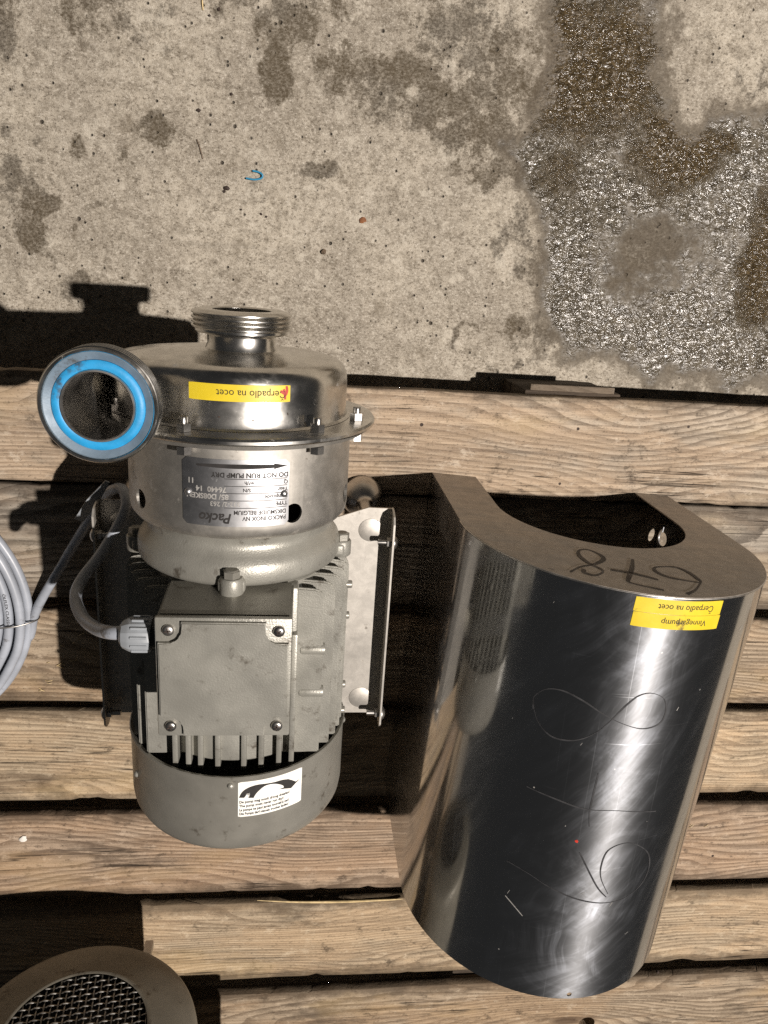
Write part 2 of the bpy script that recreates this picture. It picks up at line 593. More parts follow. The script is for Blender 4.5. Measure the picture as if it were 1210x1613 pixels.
def cut(obj, cutters):
    """boolean difference, applied"""
    for mb in cutters:
        k = mb.build('cutter', 'dark_inside')
        k.location = -Vector(obj['_org'])
        # bring both to a common frame: object at identity while cutting
        par, lo = obj.parent, obj.location.copy()
        obj.parent = None
        obj.location = (0, 0, 0)
        md = obj.modifiers.new('b', 'BOOLEAN')
        md.operation = 'DIFFERENCE'
        md.solver = 'EXACT'
        md.object = k
        bpy.context.view_layer.update()
        dg = bpy.context.evaluated_depsgraph_get()
        me = bpy.data.meshes.new_from_object(obj.evaluated_get(dg))
        obj.modifiers.remove(md)
        old = obj.data
        obj.data = me
        bpy.data.meshes.remove(old)
        obj.parent = par
        obj.location = lo
        km = k.data
        bpy.data.objects.remove(k, do_unlink=True)
        bpy.data.meshes.remove(km)


def text2d(s, size, align='CENTER', shear=0.0, bold=0.0):
    cu = bpy.data.curves.new('txt', 'FONT')
    cu.body = s
    cu.size = size
    cu.align_x = align
    cu.align_y = 'CENTER'
    cu.shear = shear
    cu.offset = bold
    cu.resolution_u = 3
    o = bpy.data.objects.new('txt', cu)
    C.objects.link(o)
    bpy.context.view_layer.update()
    me = bpy.data.meshes.new_from_object(o.evaluated_get(bpy.context.evaluated_depsgraph_get()))
    v = [p.co[:2] for p in me.vertices]
    f = [tuple(q.vertices) for q in me.polygons]
    bpy.data.objects.remove(o, do_unlink=True)
    bpy.data.curves.remove(cu)
    bpy.data.meshes.remove(me)
    return v, f


def put_text(mb, s, size, mapf, at=(0, 0), align='CENTER', sx=1.0, shear=0.0, bold=0.0):
    v, f = text2d(s, size, align, shear, bold)
    mb.add([mapf(at[0] + p[0] * sx, at[1] + p[1]) for p in v], f)


def smooth_line(P, n=6, closed=False):
    """Catmull-Rom"""
    P = [Vector(p) for p in P]
    out = []
    m_ = len(P)
    for i in range(m_ - 1):
        p0, p1, p2, p3 = P[max(i - 1, 0)], P[i], P[i + 1], P[min(i + 2, m_ - 1)]
        for k in range(n):
            t = k / n
            out.append(.5 * ((2 * p1) + (p2 - p0) * t + (2 * p0 - 5 * p1 + 4 * p2 - p3) * t * t + (3 * p1 - p0 - 3 * p2 + p3) * t ** 3))
    out.append(P[-1])
    return out


def ribbon(mb, line, width, mapf, taper=False):
    """stroke on a surface given in surface coordinates"""
    L = smooth_line(line, 6)
    vv = []
    n = len(L)
    for i, p in enumerate(L):
        t = (L[min(i + 1, n - 1)] - L[max(i - 1, 0)])
        t = t.normalized() if t.length > 1e-9 else Vector((1, 0))
        nn = Vector((-t[1], t[0]))
        wv = width * (.5 + .22 * math.sin(i * .23 + len(L)))
        if taper:
            wv = width * .5 * (math.sin(math.pi * (i + .15) / (n - .7)) ** .6) * (.8 + .4 * random.random())
        vv += [mapf(*(p + nn * wv)), mapf(*(p - nn * wv))]
    mb.add(vv, [(2 * i, 2 * i + 1, 2 * i + 3, 2 * i + 2) for i in range(n - 1)])


def hexprof(r, n=6, ph=0.0):
    return [(r * math.cos(2 * math.pi * i / n + ph), r * math.sin(2 * math.pi * i / n + ph)) for i in range(n)]


# value noise used to shape edges and stains
_rs = np.random.RandomState(3)
_tab = _rs.rand(256, 256)


def vnoise(x, y):
    x = np.asarray(x, float)
    y = np.asarray(y, float)
    xi = np.floor(x).astype(int)
    yi = np.floor(y).astype(int)
    fx = x - xi
    fy = y - yi
    fx = fx * fx * (3 - 2 * fx)
    fy = fy * fy * (3 - 2 * fy)
    g = lambda a, b: _tab[a % 256, b % 256]
    return (g(xi, yi) * (1 - fx) + g(xi + 1, yi) * fx) * (1 - fy) + (g(xi, yi + 1) * (1 - fx) + g(xi + 1, yi + 1) * fx) * fy


def fbm(x, y, o=4):
    s = 0
    a = .5
    for i in range(o):
        s = s + a * vnoise(x * 2 ** i + 17 * i, y * 2 ** i + 9 * i)
        a *= .5
    return s / (1 - .5 ** o)


# ------------------------------------------------------------------ concrete floor
ZF = -.144
WET = [(0.314, 0.363), (0.318, 0.283), (0.314, 0.267), (0.32, 0.19), (0.267, 0.173), (0.281, 0.138), (0.299, 0.106), (0.326, 0.074), (0.342, 0.023), (0.348, -0.021), (0.357, -0.086), (0.391, -0.112), (0.463, -0.118), (0.531, -0.154), (0.9, -0.153), (0.9, 0.30), (0.693, 0.26), (0.593, 0.232), (0.558, 0.217), (0.51, 0.223), (0.516, 0.237), (0.478, 0.289), (0.466, 0.378)]
STAIN = [(0.22, 0.29, 0.10, 0.05, 0.50), (0.26, 0.23, 0.05, 0.06, 0.55), (0.504, 0.047, 0.062, 0.042, 0.95), (0.494, -0.003, 0.05, 0.034, 0.7), (0.255, 0.125, 0.03, 0.02, 0.6), (0.235, 0.18, 0.03, 0.03, 0.6), (-0.05, 0.31, 0.09, 0.03, 0.55), (-0.28, 0.28, 0.05, 0.05, 0.4), (-0.385, 0.06, 0.02, 0.03, 0.6), (-0.34, 0.085, 0.008, 0.01, 0.7), (-0.245, 0.105, 0.012, 0.008, 0.6), (-0.30, 0.118, 0.01, 0.012, 0.6), (0.30, 0.05, 0.02, 0.05, 0.5), (0.53, 0.30, 0.05, 0.03, 0.3), (0.62, 0.28, 0.03, 0.02, 0.4), (-0.10, 0.20, 0.015, 0.008, 0.55), (0.115, 0.075, 0.008, 0.006, 0.5), (0.129, 0.236, 0.05, 0.028, 0.6), (0.183, 0.21, 0.07, 0.030, 0.7), (0.224, 0.158, 0.036, 0.032, 0.6), (-0.038, 0.288, 0.041, 0.044, 0.6), (-0.041, 0.229, 0.025, 0.034, 0.8), (0.06, 0.238, 0.051, 0.034, 0.55), (0.096, 0.21, 0.034, 0.023, 0.6), (-0.199, 0.144, 0.022, 0.022, 0.75), (0.023, 0.112, 0.036, 0.014, 0.8), (-0.356, 0.05, 0.015, 0.019, 0.8), (-0.372, 0.001, 0.025, 0.038, 0.8), (-0.39, 0.121, 0.009, 0.009, 0.7), (-0.355, 0.113, 0.011, 0.008, 0.6), (-0.313, 0.005, 0.007, 0.008, 0.6), (-0.211, 0.265, 0.04, 0.066, 0.35), (0.307, 0.148, 0.041, 0.037, 0.7), (0.326, 0.004, 0.033, 0.027, 0.6), (0.342, -0.086, 0.04, 0.029, 0.5), (-0.387, 0.249, 0.019, 0.043, 0.6), (-0.326, -0.063, 0.026, 0.022, 0.6), (-0.382, 0.17, 0.047, 0.022, 0.2), (-0.158, 0.073, 0.173, 0.012, 0.2), (-0.294, 0.043, 0.076, 0.008, 0.3)]
DRY = [(0.504, 0.047, 0.059, 0.039, 0.9), (0.494, -0.003, 0.049, 0.034, 0.6), (0.576, 0.038, 0.059, 0.039, 0.4)]
BROWN = [(0.382, 0.265, 0.088, 0.069, 0.9), (0.402, 0.305, 0.059, 0.039, 0.7), (0.525, 0.169, 0.059, 0.044, 0.9), (0.685, 0.027, 0.029, 0.078, 0.9), (0.585, 0.182, 0.029, 0.02, 0.6), (0.346, 0.135, 0.039, 0.029, 0.4)]


def poly_sd(px, py, poly):
    d = np.full(px.shape, 1e9)
    ins = np.zeros(px.shape, bool)
    n = len(poly)
    for i in range(n):
        ax, ay = poly[i]
        bx, by = poly[(i + 1) % n]
        ex, ey = bx - ax, by - ay
        t = np.clip(((px - ax) * ex + (py - ay) * ey) / (ex * ex + ey * ey), 0, 1)
        d = np.minimum(d, np.hypot(px - ax - t * ex, py - ay - t * ey))
        with np.errstate(divide='ignore', invalid='ignore'):
            c = ((ay > py) != (by > py)) & (px < (bx - ax) * (py - ay) / (by - ay + 1e-12) + ax)
        ins ^= c
    return np.where(ins, d, -d)


def blobs(px, py, L):
    v = np.zeros(px.shape)
    for x, y, a, b, s in L:
        q = np.hypot((px - x) / a, (py - y) / b)
        v = np.maximum(v, s * np.clip(1.55 - q, 0, 1) ** .8)
    return v


def floor():
    xs = np.concatenate([[-4, -2.5, -1.5, -.9], np.arange(-.62, .90, .004), [1.2, 2, 3, 4.5]])
    ys = np.concatenate([[-4, -2.6, -1.6, -.9, -.5], np.arange(-.26, .46, .004), [.8, 1.4, 2.5, 4]])
    X, Y = np.meshgrid(xs, ys)
    x = X.ravel()
    y = Y.ravel()
    wx = x + (fbm(x * 22, y * 22) - .5) * .05
    wy = y + (fbm(x * 22 + 50, y * 22 + 30) - .5) * .05
    sd = poly_sd(wx, wy, WET)
    wet = np.clip(.5 + sd / .055, 0, 1)
    wet = wet * (1 - blobs(wx, wy, DRY) * .62)
    st = blobs(wx, wy, STAIN)
    # pale tide ring near the pallet edge
    q = np.hypot((wx - .281) / .046, (wy + .113) / .038)
    st = np.maximum(st, .50 * np.exp(-((q - 1) / .16) ** 2))
    st = np.maximum(st, .16 * (q < 1))
    br = blobs(wx, wy, BROWN)
    z = (fbm(x * 9, y * 9) - .5) * .0016 + (fbm(x * 60, y * 60, 3) - .5) * .0011
    nx, ny = len(xs), len(ys)
    me = bpy.data.meshes.new('concrete_floor')
    me.from_pydata([(a, b, ZF + c) for a, b, c in zip(x, y, z)], [], [(j * nx + i, j * nx + i + 1, (j + 1) * nx + i + 1, (j + 1) * nx + i) for j in range(ny - 1) for i in range(nx - 1)])
    for nm, dat in (('wet', wet), ('stain', st), ('brown', br)):
        a = me.attributes.new(nm, 'FLOAT', 'POINT')
        a.data.foreach_set('value', dat.astype(np.float32))
    for p in me.polygons:
        p.use_smooth = True
    me.materials.append(MAT['concrete'])
    o = bpy.data.objects.new('concrete_floor', me)
    C.objects.link(o)
    o['kind'] = 'structure'
    o['label'] = 'grey stained concrete floor with a glittering wet patch'
    return o


floor()

# ------------------------------------------------------------------ pallet
pallet = empty('wooden_pallet', (.1, -.75, ZF))
tag(pallet, 'weathered wooden pallet of broad grey-brown planks lying on the concrete', 'pallet')
PLANKS = [(-.3085, -.162), (-.4770, -.3115), (-.6450, -.4945), (-.8195, -.6615), (-1.0070, -.8470), (-1.2000, -1.0320), (-1.400, -1.2350), (-1.60, -1.432)]


def plank(ya, yb, i):
    xa, xb = -1.15 + .03 * math.sin(i * 2.3), 1.25 + .02 * math.sin(i * 1.7)
    nx = 180
    sec = []      # cross-section around the board: y, z with rounded arrises
    T = .022
    yc = (ya + yb) / 2
    hw = (yb - ya) / 2
    r = .0022
    top = [(-hw + r + (2 * hw - 2 * r) * k / 10, 0) for k in range(11)]
    ring = [(-hw, -T + r), (-hw, -r), (-hw + .3 * r, -.3 * r)] + top + [(hw - .3 * r, -.3 * r), (hw, -r), (hw, -T + r), (hw - r, -T), (-hw + r, -T)]
    n = len(ring)
    vv = []
    for a in range(nx + 1):
        x = xa + (xb - xa) * a / nx
        for k, (y, z) in enumerate(ring):
            sgn = 1 if y > 0 else -1
            ed = abs(y) / hw
            wob = (float(fbm(x * 6 + i * 13, sgn * 7 + i * 3.1, 4)) - .5) * .0065 * ed ** 6
            chip = max(0, float(fbm(x * 35 + i * 7, sgn * 3 + 11 * i, 3)) - .66) * .018 * ed ** 8
            zz = z + (float(fbm(x * 5 + i * 9, y * 16 + i, 3)) - .5) * .0028 - chip * .7
            vv.append((x, yc + y + sgn * wob - sgn * chip, zz))
    ff = []
    for a in range(nx):
        for k in range(n):
            l = (k + 1) % n
            ff.append((a * n + k, a * n + l, (a + 1) * n + l, (a + 1) * n + k))
    ff += [tuple(range(n))[::-1], tuple(nx * n + k for k in range(n))]
    o = MB().add(vv, ff).build('plank', ('wood_pale', 'wood_grey', 'wood_tan', 'wood_yellow', 'wood_red', 'wood_yellow', 'wood_tan', 'wood')[i], pallet, 50, loc=(.1, yc, -.011))
    return o


pl = [plank(a, b, i) for i, (a, b) in enumerate(PLANKS)]
cut(pl[6], [MB().lathe([(.001, -.04), (.016, -.04), (.0155, .02), (.001, .02)], (.575, -1.345, 0), 'Z', 20)])

for x in (-.80, .31, 1.02):
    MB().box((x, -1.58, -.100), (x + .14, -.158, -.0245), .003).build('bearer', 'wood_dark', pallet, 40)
    for y in (-.305, -.85, -1.5):
        pass
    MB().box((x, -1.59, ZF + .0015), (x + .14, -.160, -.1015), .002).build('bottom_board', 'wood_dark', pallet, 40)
# splintered shelf of wood on the bearer end
MB().box((.318, -.159, -.034), (.44, -.150, -.026), .001).build('splintered_edge', 'wood', pallet, 40)
nh = MB().lathe([(.0002, .0004), (.0020, .0003), (.0025, -.0004), (.0024, -.004)], (.385, -.205, .0), 'Z', 12).build('nail_head', 'crumb_dark', pallet, 40)
for dx, dy in ((-.22, -.004), (.10, -.03), (.16, .010), (-.015, -.08), (.33, -.19), (.36, -.75), (.31, -1.02), (-.5, -.42), (-.47, -.56), (-.12, -.70), (.35, -.60)):
    dup(nh, pallet, (dx, dy, 0))

# ------------------------------------------------------------------ pump
AX, AZ = -.0567, .2585
PR = (AX, -.42, 0)
pump = empty('centrifugal_pump', PR)
tag(pump, 'stainless centrifugal pump with grey finned motor and blue-gasketed upward outlet on the pallet', 'pump')
YO = (AX, 0, AZ)


def on_cyl(r):
    """surface coords: arc distance from top (towards +x), y"""
    return lambda a, y: (AX + r * math.sin(a / r), y, AZ + r * math.cos(a / r))


def thread(rmin, rmax, h0, h1, n):
    out = []
    p = (h1 - h0) / n
    for i in range(n):
        b = h0 + i * p
        out += [(rmin, b), (rmin + (rmax - rmin) * .75, b + p * .2), (rmax, b + p * .4), (rmax, b + p * .6), (rmin + (rmax - rmin) * .75, b + p * .8)]
    out.append((rmin, h1))
    return out


# inlet fitting (axis along +y, opening towards +y)
prof = [(.0275, -.10), (.0275, -.0535), (.029, -.0528), (.0395, -.0528), (.0425, -.0535)] + thread(.0432, .0468, -.0540, -.0705, 4) + [(.0435, -.0725), (.0425, -.0738), (.034, -.0745), (.0322, -.0765), (.032, -.084), (.034, -.0885), (.038, -.0905)]
MB().lathe(prof, YO, 'Y', 72).build('inlet_fitting', 'steel_polished', pump, 35)


def volute_r(r, h, a):
    # swell towards the outlet at the left (-x)
    if r < .07:
        return r
    d = abs(((a - math.radians(275)) + math.pi) % (2 * math.pi) - math.pi)
    return r + .017 * max(0, 1 - d / 1.15) ** 2 * (3 - 2 * max(0, 1 - d / 1.15))


prof = [(.030, -.0875), (.0365, -.0893), (.055, -.0905), (.085, -.0935), (.092, -.0950), (.0970, -.0985), (.1000, -.1035), (.1012, -.1085), (.1016, -.115), (.1016, -.1405), (.1030, -.1445), (.1060, -.1462)]
MB().lathe(prof, YO, 'Y', 96, radf=volute_r).build('volute_casing', 'steel_polished', pump, 40)
prof = [(.090, -.1465), (.126, -.1465), (.129, -.1470), (.1305, -.1490), (.1305, -.1515), (.1290, -.1530), (.090, -.1530)]
MB().lathe(prof, YO, 'Y', 96, close=True).build('casing_flange', 'steel_polished', pump, 35)
prof = [(.095, -.1535), (.122, -.1535), (.1235, -.1555), (.1225, -.1580), (.095, -.1590)]
MB().lathe(prof, YO, 'Y', 96, close=True).build('lantern_flange', 'steel_satin', pump, 35)

# flange bolts
def flange_bolt():
    g = MB().prism(hexprof(.0066), (-.1462, -.1395), lambda a, b, h: (AX + a, h, AZ + .1150 + b))
    o = g.build('flange_nut', 'steel_plain', pump, 30, loc=(AX, -.15, AZ))
    s = MB().lathe([(.0001, -.1335), (.0033, -.1338), (.0038, -.1345), (.0038, -.1395)], (AX, 0, AZ + .1150), 'Y', 14)
    s.build('stud', 'steel_plain', o, 40)
    MB().prism(hexprof(.0068), (-.1660, -.1592), lambda a, b, h: (AX + a, h, AZ + .1150 + b)).build('bolt_head', 'steel_plain', o, 30)
    for ch in o.children:
        # the children were built in world offsets of the same origin
        ch.location = (0, 0, 0)
    return o


fb = flange_bolt()
fb.rotation_euler = (0, R_(-20), 0)
for a in (39, 74, 128, 165, 200, 240, 290):
    dup(fb, pump, (0, 0, 0), rot=(0, R_(a), 0))

# outlet: pipe + threaded ring + gasket, opening upwards
OX, OY = -.158, -.124
MB().tube(smooth_line([(-.118, OY, .232), (-.140, OY, .268), (-.153, OY, .312), (OX, OY, .345), (OX, OY, .366)], 6), .0325, 32, caps=False).build('outlet_pipe', 'steel_polished', pump, 60)
Z0 = .392
prof = [(.0265, -.14), (.0265, -.0008), (.0272, 0), (.0286, 0), (.0290, -.0012), (.0290, -.006)]
MB().lathe(prof, (OX, OY, Z0), 'Z', 64).build('outlet_bore', 'steel_plain', pump, 40)
prof = [(.0290, -.0045), (.0292, -.0018), (.0305, -.0012), (.0345, -.0016), (.0360, -.0030), (.0362, -.006)]
MB().lathe(prof, (OX, OY, Z0), 'Z', 64).build('blue_gasket', 'blue_rubber', pump, 40)
prof = [(.0360, -.0055), (.0363, -.0042), (.0420, -.0018), (.0428, -.0022)]
MB().lathe(prof, (OX, OY, Z0), 'Z', 64).build('gasket_rim', 'shaded_rubber', pump, 40)
prof = [(.0290, -.006), (.0426, -.006), (.0427, -.0008), (.0434, 0), (.0452, 0), (.0460, -.0010)] + thread(.0438, .0470, -.002, -.021, 4) + [(.0440, -.0235), (.0430, -.025), (.036, -.0262), (.0332, -.029), (.0325, -.034)]
MB().lathe(prof, (OX, OY, Z0), 'Z', 80).build('outlet_ring', 'steel_polished', pump, 35)

# lantern (bearing bracket shell) with round openings
prof = [(.1045, -.1535), (.1072, -.1560), (.1072, -.2330), (.1062, -.2395), (.1030, -.2440), (.0980, -.2462), (.090, -.2466), (.090, -.2440), (.0970, -.2436), (.1012, -.2410), (.1035, -.2375), (.1045, -.2320)]
lan = MB().lathe(prof, YO, 'Y', 112, close=True).build('lantern', 'steel_satin', pump, 35)
cuts = []
for a in (30, 76, 118, 206, 307, 262):
    cuts.append(MB().lathe([(.0001, .07), (.0092, .07), (.0092, .125), (.0001, .125)], (0, 0, 0), 'Z', 24))
    rm = Matrix.Rotation(R_(a), 3, 'Y')
    cuts[-1].v = [tuple(Vector((AX, -.2215, AZ)) + rm @ Vector(p)) for p in cuts[-1].v]
cut(lan, cuts)
MB().lathe([(.060, -.1535), (.060, -.247)], YO, 'Y', 48).build('dark_core', 'dark_inside', pump, 40)  # near-black tube: the dark inside the lantern is put into its colour

# nameplate
RP = .1078
cy = on_cyl(RP)
A0, A1, YA, YB = RP * R_(-23.2), RP * R_(27.2), -.2308, -.1700


def curved_sheet(mapf_r, a0, a1, y0, y1, th, rc=.004, n=24, tilt=0.0):
    """rounded rectangle sheet bent over a cylinder; mapf_r(off)->map"""
    mb = MB()
    top, bot = mapf_r(th), mapf_r(0)
    cols = []
    for i in range(n + 1):
        a = a0 + (a1 - a0) * i / n
        d = min(a - a0, a1 - a)
        ins = 0 if d >= rc else rc - math.sqrt(max(0, rc * rc - (rc - d) ** 2))
        t_ = tilt * (i / n)
        cols.append((a, y0 + ins + t_, y1 - ins + t_))
    vv = []
    for a, p, q in cols:
        vv += [top(a, p), top(a, q), bot(a, p), bot(a, q)]
    ff = []
    for i in range(n):
        b, c = i * 4, i * 4 + 4
        ff += [(b, c, c + 1, b + 1), (b + 2, b + 3, c + 3, c + 2), (b, b + 2, c + 2, c), (b + 1, c + 1, c + 3, b + 3)]
    ff += [(0, 1, 3, 2), (n * 4, n * 4 + 2, n * 4 + 3, n * 4 + 1)]
    return mb.add(vv, ff)


plate = curved_sheet(lambda h: on_cyl(.1073 + h), A0, A1, YA, YB, .0006).build('nameplate', 'plate_metal', pump, 40)
tx = MB()
# reading frame: u runs to -x, v runs to -y (the plate is read from the other side)
AM, YM = (A0 + A1) / 2, (YA + YB) / 2
pm = on_cyl(.1073 + .0008)
rd = lambda u, v: pm(AM - u, YM - v)
put_text(tx, 'PACKO INOX NV', .0054, rd, (-.0450, .0225), 'LEFT', .92, 0, .0001)
put_text(tx, 'DIKSMUIDE BELGIUM', .0054, rd, (-.0450, .0170), 'LEFT', .92, 0, .0001)
put_text(tx, 'TYPE', .0050, rd, (-.0462, .0095), 'LEFT', 1, 0, .0001)
put_text(tx, 'Pumpcode', .0050, rd, (-.0462, .0030), 'LEFT', 1, 0, .0001)
put_text(tx, 'Year', .0050, rd, (-.0462, -.0035), 'LEFT', 1, 0, .0001)
put_text(tx, 'S/N', .0046, rd, (-.013, -.0035), 'LEFT', 1, 0, .0001)
put_text(tx, 'Q', .0050, rd, (-.0462, -.0100), 'LEFT', 1, 0, .0001)
put_text(tx, 'm\u00b3/h', .0046, rd, (-.016, -.0100), 'LEFT', 1, 0, .0001)
put_text(tx, 'DO NOT RUN PUMP DRY', .0060, rd, (-.0465, -.0168), 'LEFT', .98, 0, .00018)
put_text(tx, 'Packo', .0125, rd, (.0175, .0225), 'CENTER', .95, .25, .0003)
tx2 = MB()
put_text(tx2, '85/ D08SKEN', .0066, rd, (.006, .0030), 'LEFT', 1.0, 0, .0002)
put_text(tx2, '76440  14', .0066, rd, (.008, -.0035), 'LEFT', 1.0, 0, .0002)
put_text(tx2, '11', .0066, rd, (.036, -.0100), 'LEFT', 1.0, 0, .0002)
put_text(tx2, '332-2/ 263', .0060, rd, (-.004, .0095), 'LEFT', 1.0, 0, .0001)
for v in (.0130, .0063, -.0003, -.0068, -.0133):
    ribbon(tx, [(-.0455, v), (-.02, v), (.01, v)], .00045, rd)
# rotation arrow
ar = [(-.0455, -.0245), (-.034, -.0275), (-.034, -.0256), (.040, -.0254)]
tx.add([rd(*p) for p in ((-.0455, -.0245), (-.033, -.0272), (-.033, -.0218))], [(0, 1, 2)])
ribbon(tx, [(-.034, -.0245), (-.01, -.0245), (.02, -.0245), (.034, -.0242)], .0028, rd)
tx.build('plate_print', 'black_ink', plate)
tx2.build('stamped_print', 'scratch_white', plate)
rv = MB().lathe([(.0001, .0026), (.0018, .0023), (.0030, .0012), (.0034, 0)], (0, 0, 0), 'Z', 16)
for k, a in enumerate((-20.4, 24.7)):
    r2 = MB()
    rm = Matrix.Rotation(R_(a), 3, 'Y')
    r2.add([tuple(Vector((AX, -.2015, AZ)) + rm @ (Vector(p) + Vector((0, 0, .1079)))) for p in rv.v], rv.f)
    r2.build('rivet', 'plate_metal', plate, 60)

# cast adapter between pump and motor
prof = [(.070, -.2440), (.0945, -.2470), (.0920, -.2520), (.0912, -.2560), (.0925, -.2605), (.0962, -.2655), (.1000, -.2705), (.1014, -.2750), (.1016, -.2800), (.1014, -.2870), (.1000, -.2900), (.096, -.2930), (.088, -.2960), (.070, -.2970)]
MB().lathe(prof, YO, 'Y', 96).build('motor_adapter', 'motor_paint', pump, 40)
lugs = []
for a in (0, 90, 180, 270):
    g = MB()
    g.box((-.0125, -.2960, .090), (.0125, -.2815, .1075), .004, 3)
    g.lathe([(.0001, -.297), (.0098, -.297), (.0110, -.2955), (.0110, -.2815), (.0098, -.2800), (.0001, -.2800)], (0, 0, .1035), 'Y', 20)
    rm = Matrix.Rotation(R_(a), 3, 'Y')
    g.v = [tuple(Vector((AX, 0, AZ)) + rm @ Vector(p)) for p in g.v]
    lug = g.build('bolt_lug', 'motor_paint', pump, 40)
    h = MB().prism(hexprof(.0080, 6, .3), (-.2800, -.2735), lambda p, q, hh: (p, hh, .1045 + q))
    h.lathe([(.0001, -.2722), (.0055, -.2724), (.0068, -.2735)], (0, 0, .1045), 'Y', 16)
    h.v = [tuple(Vector((AX, 0, AZ)) + rm @ Vector(p)) for p in h.v]
    h.build('hex_bolt', 'motor_paint_smooth', lug, 30)

# motor body
prof = [(.02, -.2965), (.084, -.2965), (.0880, -.3000), (.0895, -.3300), (.0925, -.3900), (.0925, -.4850), (.0900, -.4875), (.066, -.4890), (.064, -.4930), (.030, -.4990), (.02, -.4995)]
body = MB().lathe(prof, YO, 'Y', 72)
body.box((AX - .060, -.4140, AZ + .050), (AX + .061, -.2990, AZ + .0835), .004)
body.build('motor_body', 'motor_paint', pump, 35)


def side_fin(dz, sgn, y0, y1, rf=.1135, th=.0046):
    xo = math.sqrt(rf * rf - dz * dz)
    xi = max(.045, math.sqrt(max(0, .084 ** 2 - dz * dz)) - .004)
    ch = .010
    poly = [(xi, y0 + .002), (xo - ch, y0), (xo - .4 * ch, y0 - .2 * ch), (xo, y0 - ch), (xo, y1), (xi, y1)]
    g = MB().prism([(p[0] * sgn, p[1]) for p in poly], (dz - th / 2, dz + th / 2), lambda a, b, h: (AX + a, b, AZ + h))
    bmf = bmesh.new()
    vs_ = [bmf.verts.new(p) for p in g.v]
    for f in g.f:
        bmf.faces.new([vs_[i] for i in f])
    bmesh.ops.bevel(bmf, geom=bmf.edges[:], offset=.0015, segments=2, affect='EDGES')
    g2 = MB()
    g2.frombm(bmf)
    return g2.build('cooling_fin', 'motor_paint', pump, 35)


for k in range(11):
    dz = .0735 - k * .0150
    for sgn in (1, -1):
        side_fin(dz, sgn, -.3040 + .0015 * min(k, 4), -.4890)
for dx in (-.056, -.043, -.031, -.014, .0115, .0285, .046, .0585):
    hh = .098 - abs(dx) * .12
    y0 = -.345 if dx > .05 else -.405
    MB().box((AX + dx - .0027, -.4935, AZ + .060), (AX + dx + .0027, y0, AZ + hh), .0011, 2).build('cooling_fin', 'motor_paint', pump, 35)
# cast bosses across the upper right fin
for y in (-.3700, -.4180):
    MB().lathe([(.0001, 0), (.0056, .0006), (.0062, .003), (.0062, .022), (.0056, .0245), (.0001, .025)], (AX + .064, y, AZ + .0715), 'X', 18).build('fin_boss', 'motor_paint', pump, 45)
for y, z in ((-.3260, .012), (-.3700, -.004), (-.4560, -.004), (-.4830, .006)):
    MB().lathe([(.0001, 0), (.0042, 0), (.0042, .010), (.0036, .011), (.0001, .011)], (AX + .106, y, AZ + z), 'X', 14).build('side_screw', 'motor_paint_smooth', pump, 40)

# terminal box
BX0, BX1, BY0, BY1 = -.1150, -.0015, -.4110, -.2960
tb = MB()
bmb = bmesh.new()
bmesh.ops.create_cube(bmb, size=1)
for p in bmb.verts:
    t_ = p.co.z + .5
    g = -.0010 * (1 - t_)
    p.co = Vector(((BX0 + BX1) / 2 + p.co.x * (BX1 - BX0 - 2 * g), (BY0 + BY1) / 2 + p.co.y * (BY1 - BY0 - 2 * g), .338 + t_ * .070))
bmesh.ops.bevel(bmb, geom=bmb.edges[:], offset=.0022, segments=2, affect='EDGES')
tb.frombm(bmb)
tbo = tb.build('terminal_box', 'motor_paint_smooth', pump, 35)
lid = MB().box((BX0 - .0008, BY0 - .0008, .4085), (BX1 + .0008, BY1 + .0008, .4150), .0018).build('lid', 'motor_paint', tbo, 35)
# raised panel with quarter-round notches round the screws
nt = .0195
cor = [(BX0 + .002, BY0 + .002, 1, 1), (BX1 - .002, BY0 + .002, -1, 1), (BX1 - .002, BY1 - .002, -1, -1), (BX0 + .002, BY1 - .002, 1, -1)]
poly = []
for i, (x, y, sx, sy) in enumerate(cor):
    q = []
    for k in range(7):
        a = math.pi / 2 * k / 6
        r = .009
        # notch: straight, rounded inner corner, straight
        q.append((nt - r + r * math.sin(a), nt - r + r * math.cos(a)))
    q = [(0, nt)] + q + [(nt, 0)]
    pts = [(x + sx * a, y + sy * b) for a, b in q]
    if i in (1, 3):
        pts = pts[::-1]
    poly += pts
pnl = MB().prism(poly, (.4140, .4192), lambda a, b, h: (a, b, h))
bmp = bmesh.new()
vs_ = [bmp.verts.new(p) for p in pnl.v]
for f in pnl.f:
    bmp.faces.new([vs_[i] for i in f])
topf = [e for e in bmp.edges if all(v.co.z > .418 for v in e.verts)]
bmesh.ops.bevel(bmp, geom=topf, offset=.0011, segments=2, affect='EDGES')
pn = MB()
pn.frombm(bmp)
pn.build('raised_panel', 'motor_paint', lid, 30)
for i, (x, y, sx, sy) in enumerate(cor):
    px, py = x + sx * .0085, y + sy * .0085
    s_ = MB().lathe([(.0001, .4187), (.0028, .4186), (.0046, .4178), (.0052, .4165), (.0052, .4148)], (px, py, 0), 'Z', 20)
    so = s_.build('lid_screw', 'steel_plain', lid, 50)
    ca = .4 + i
    bmx = MB()
    for b in (0, math.pi / 2):
        c_, d_ = math.cos(ca + b), math.sin(ca + b)
        bmx.add([(px + c_ * l - d_ * w_, py + d_ * l + c_ * w_, .41885) for l, w_ in ((-.0028, -.0005), (.0028, -.0005), (.0028, .0005), (-.0028, .0005))], [(0, 1, 2, 3)])
    bmx.build('cross_slot', 'crumb_dark', lid)

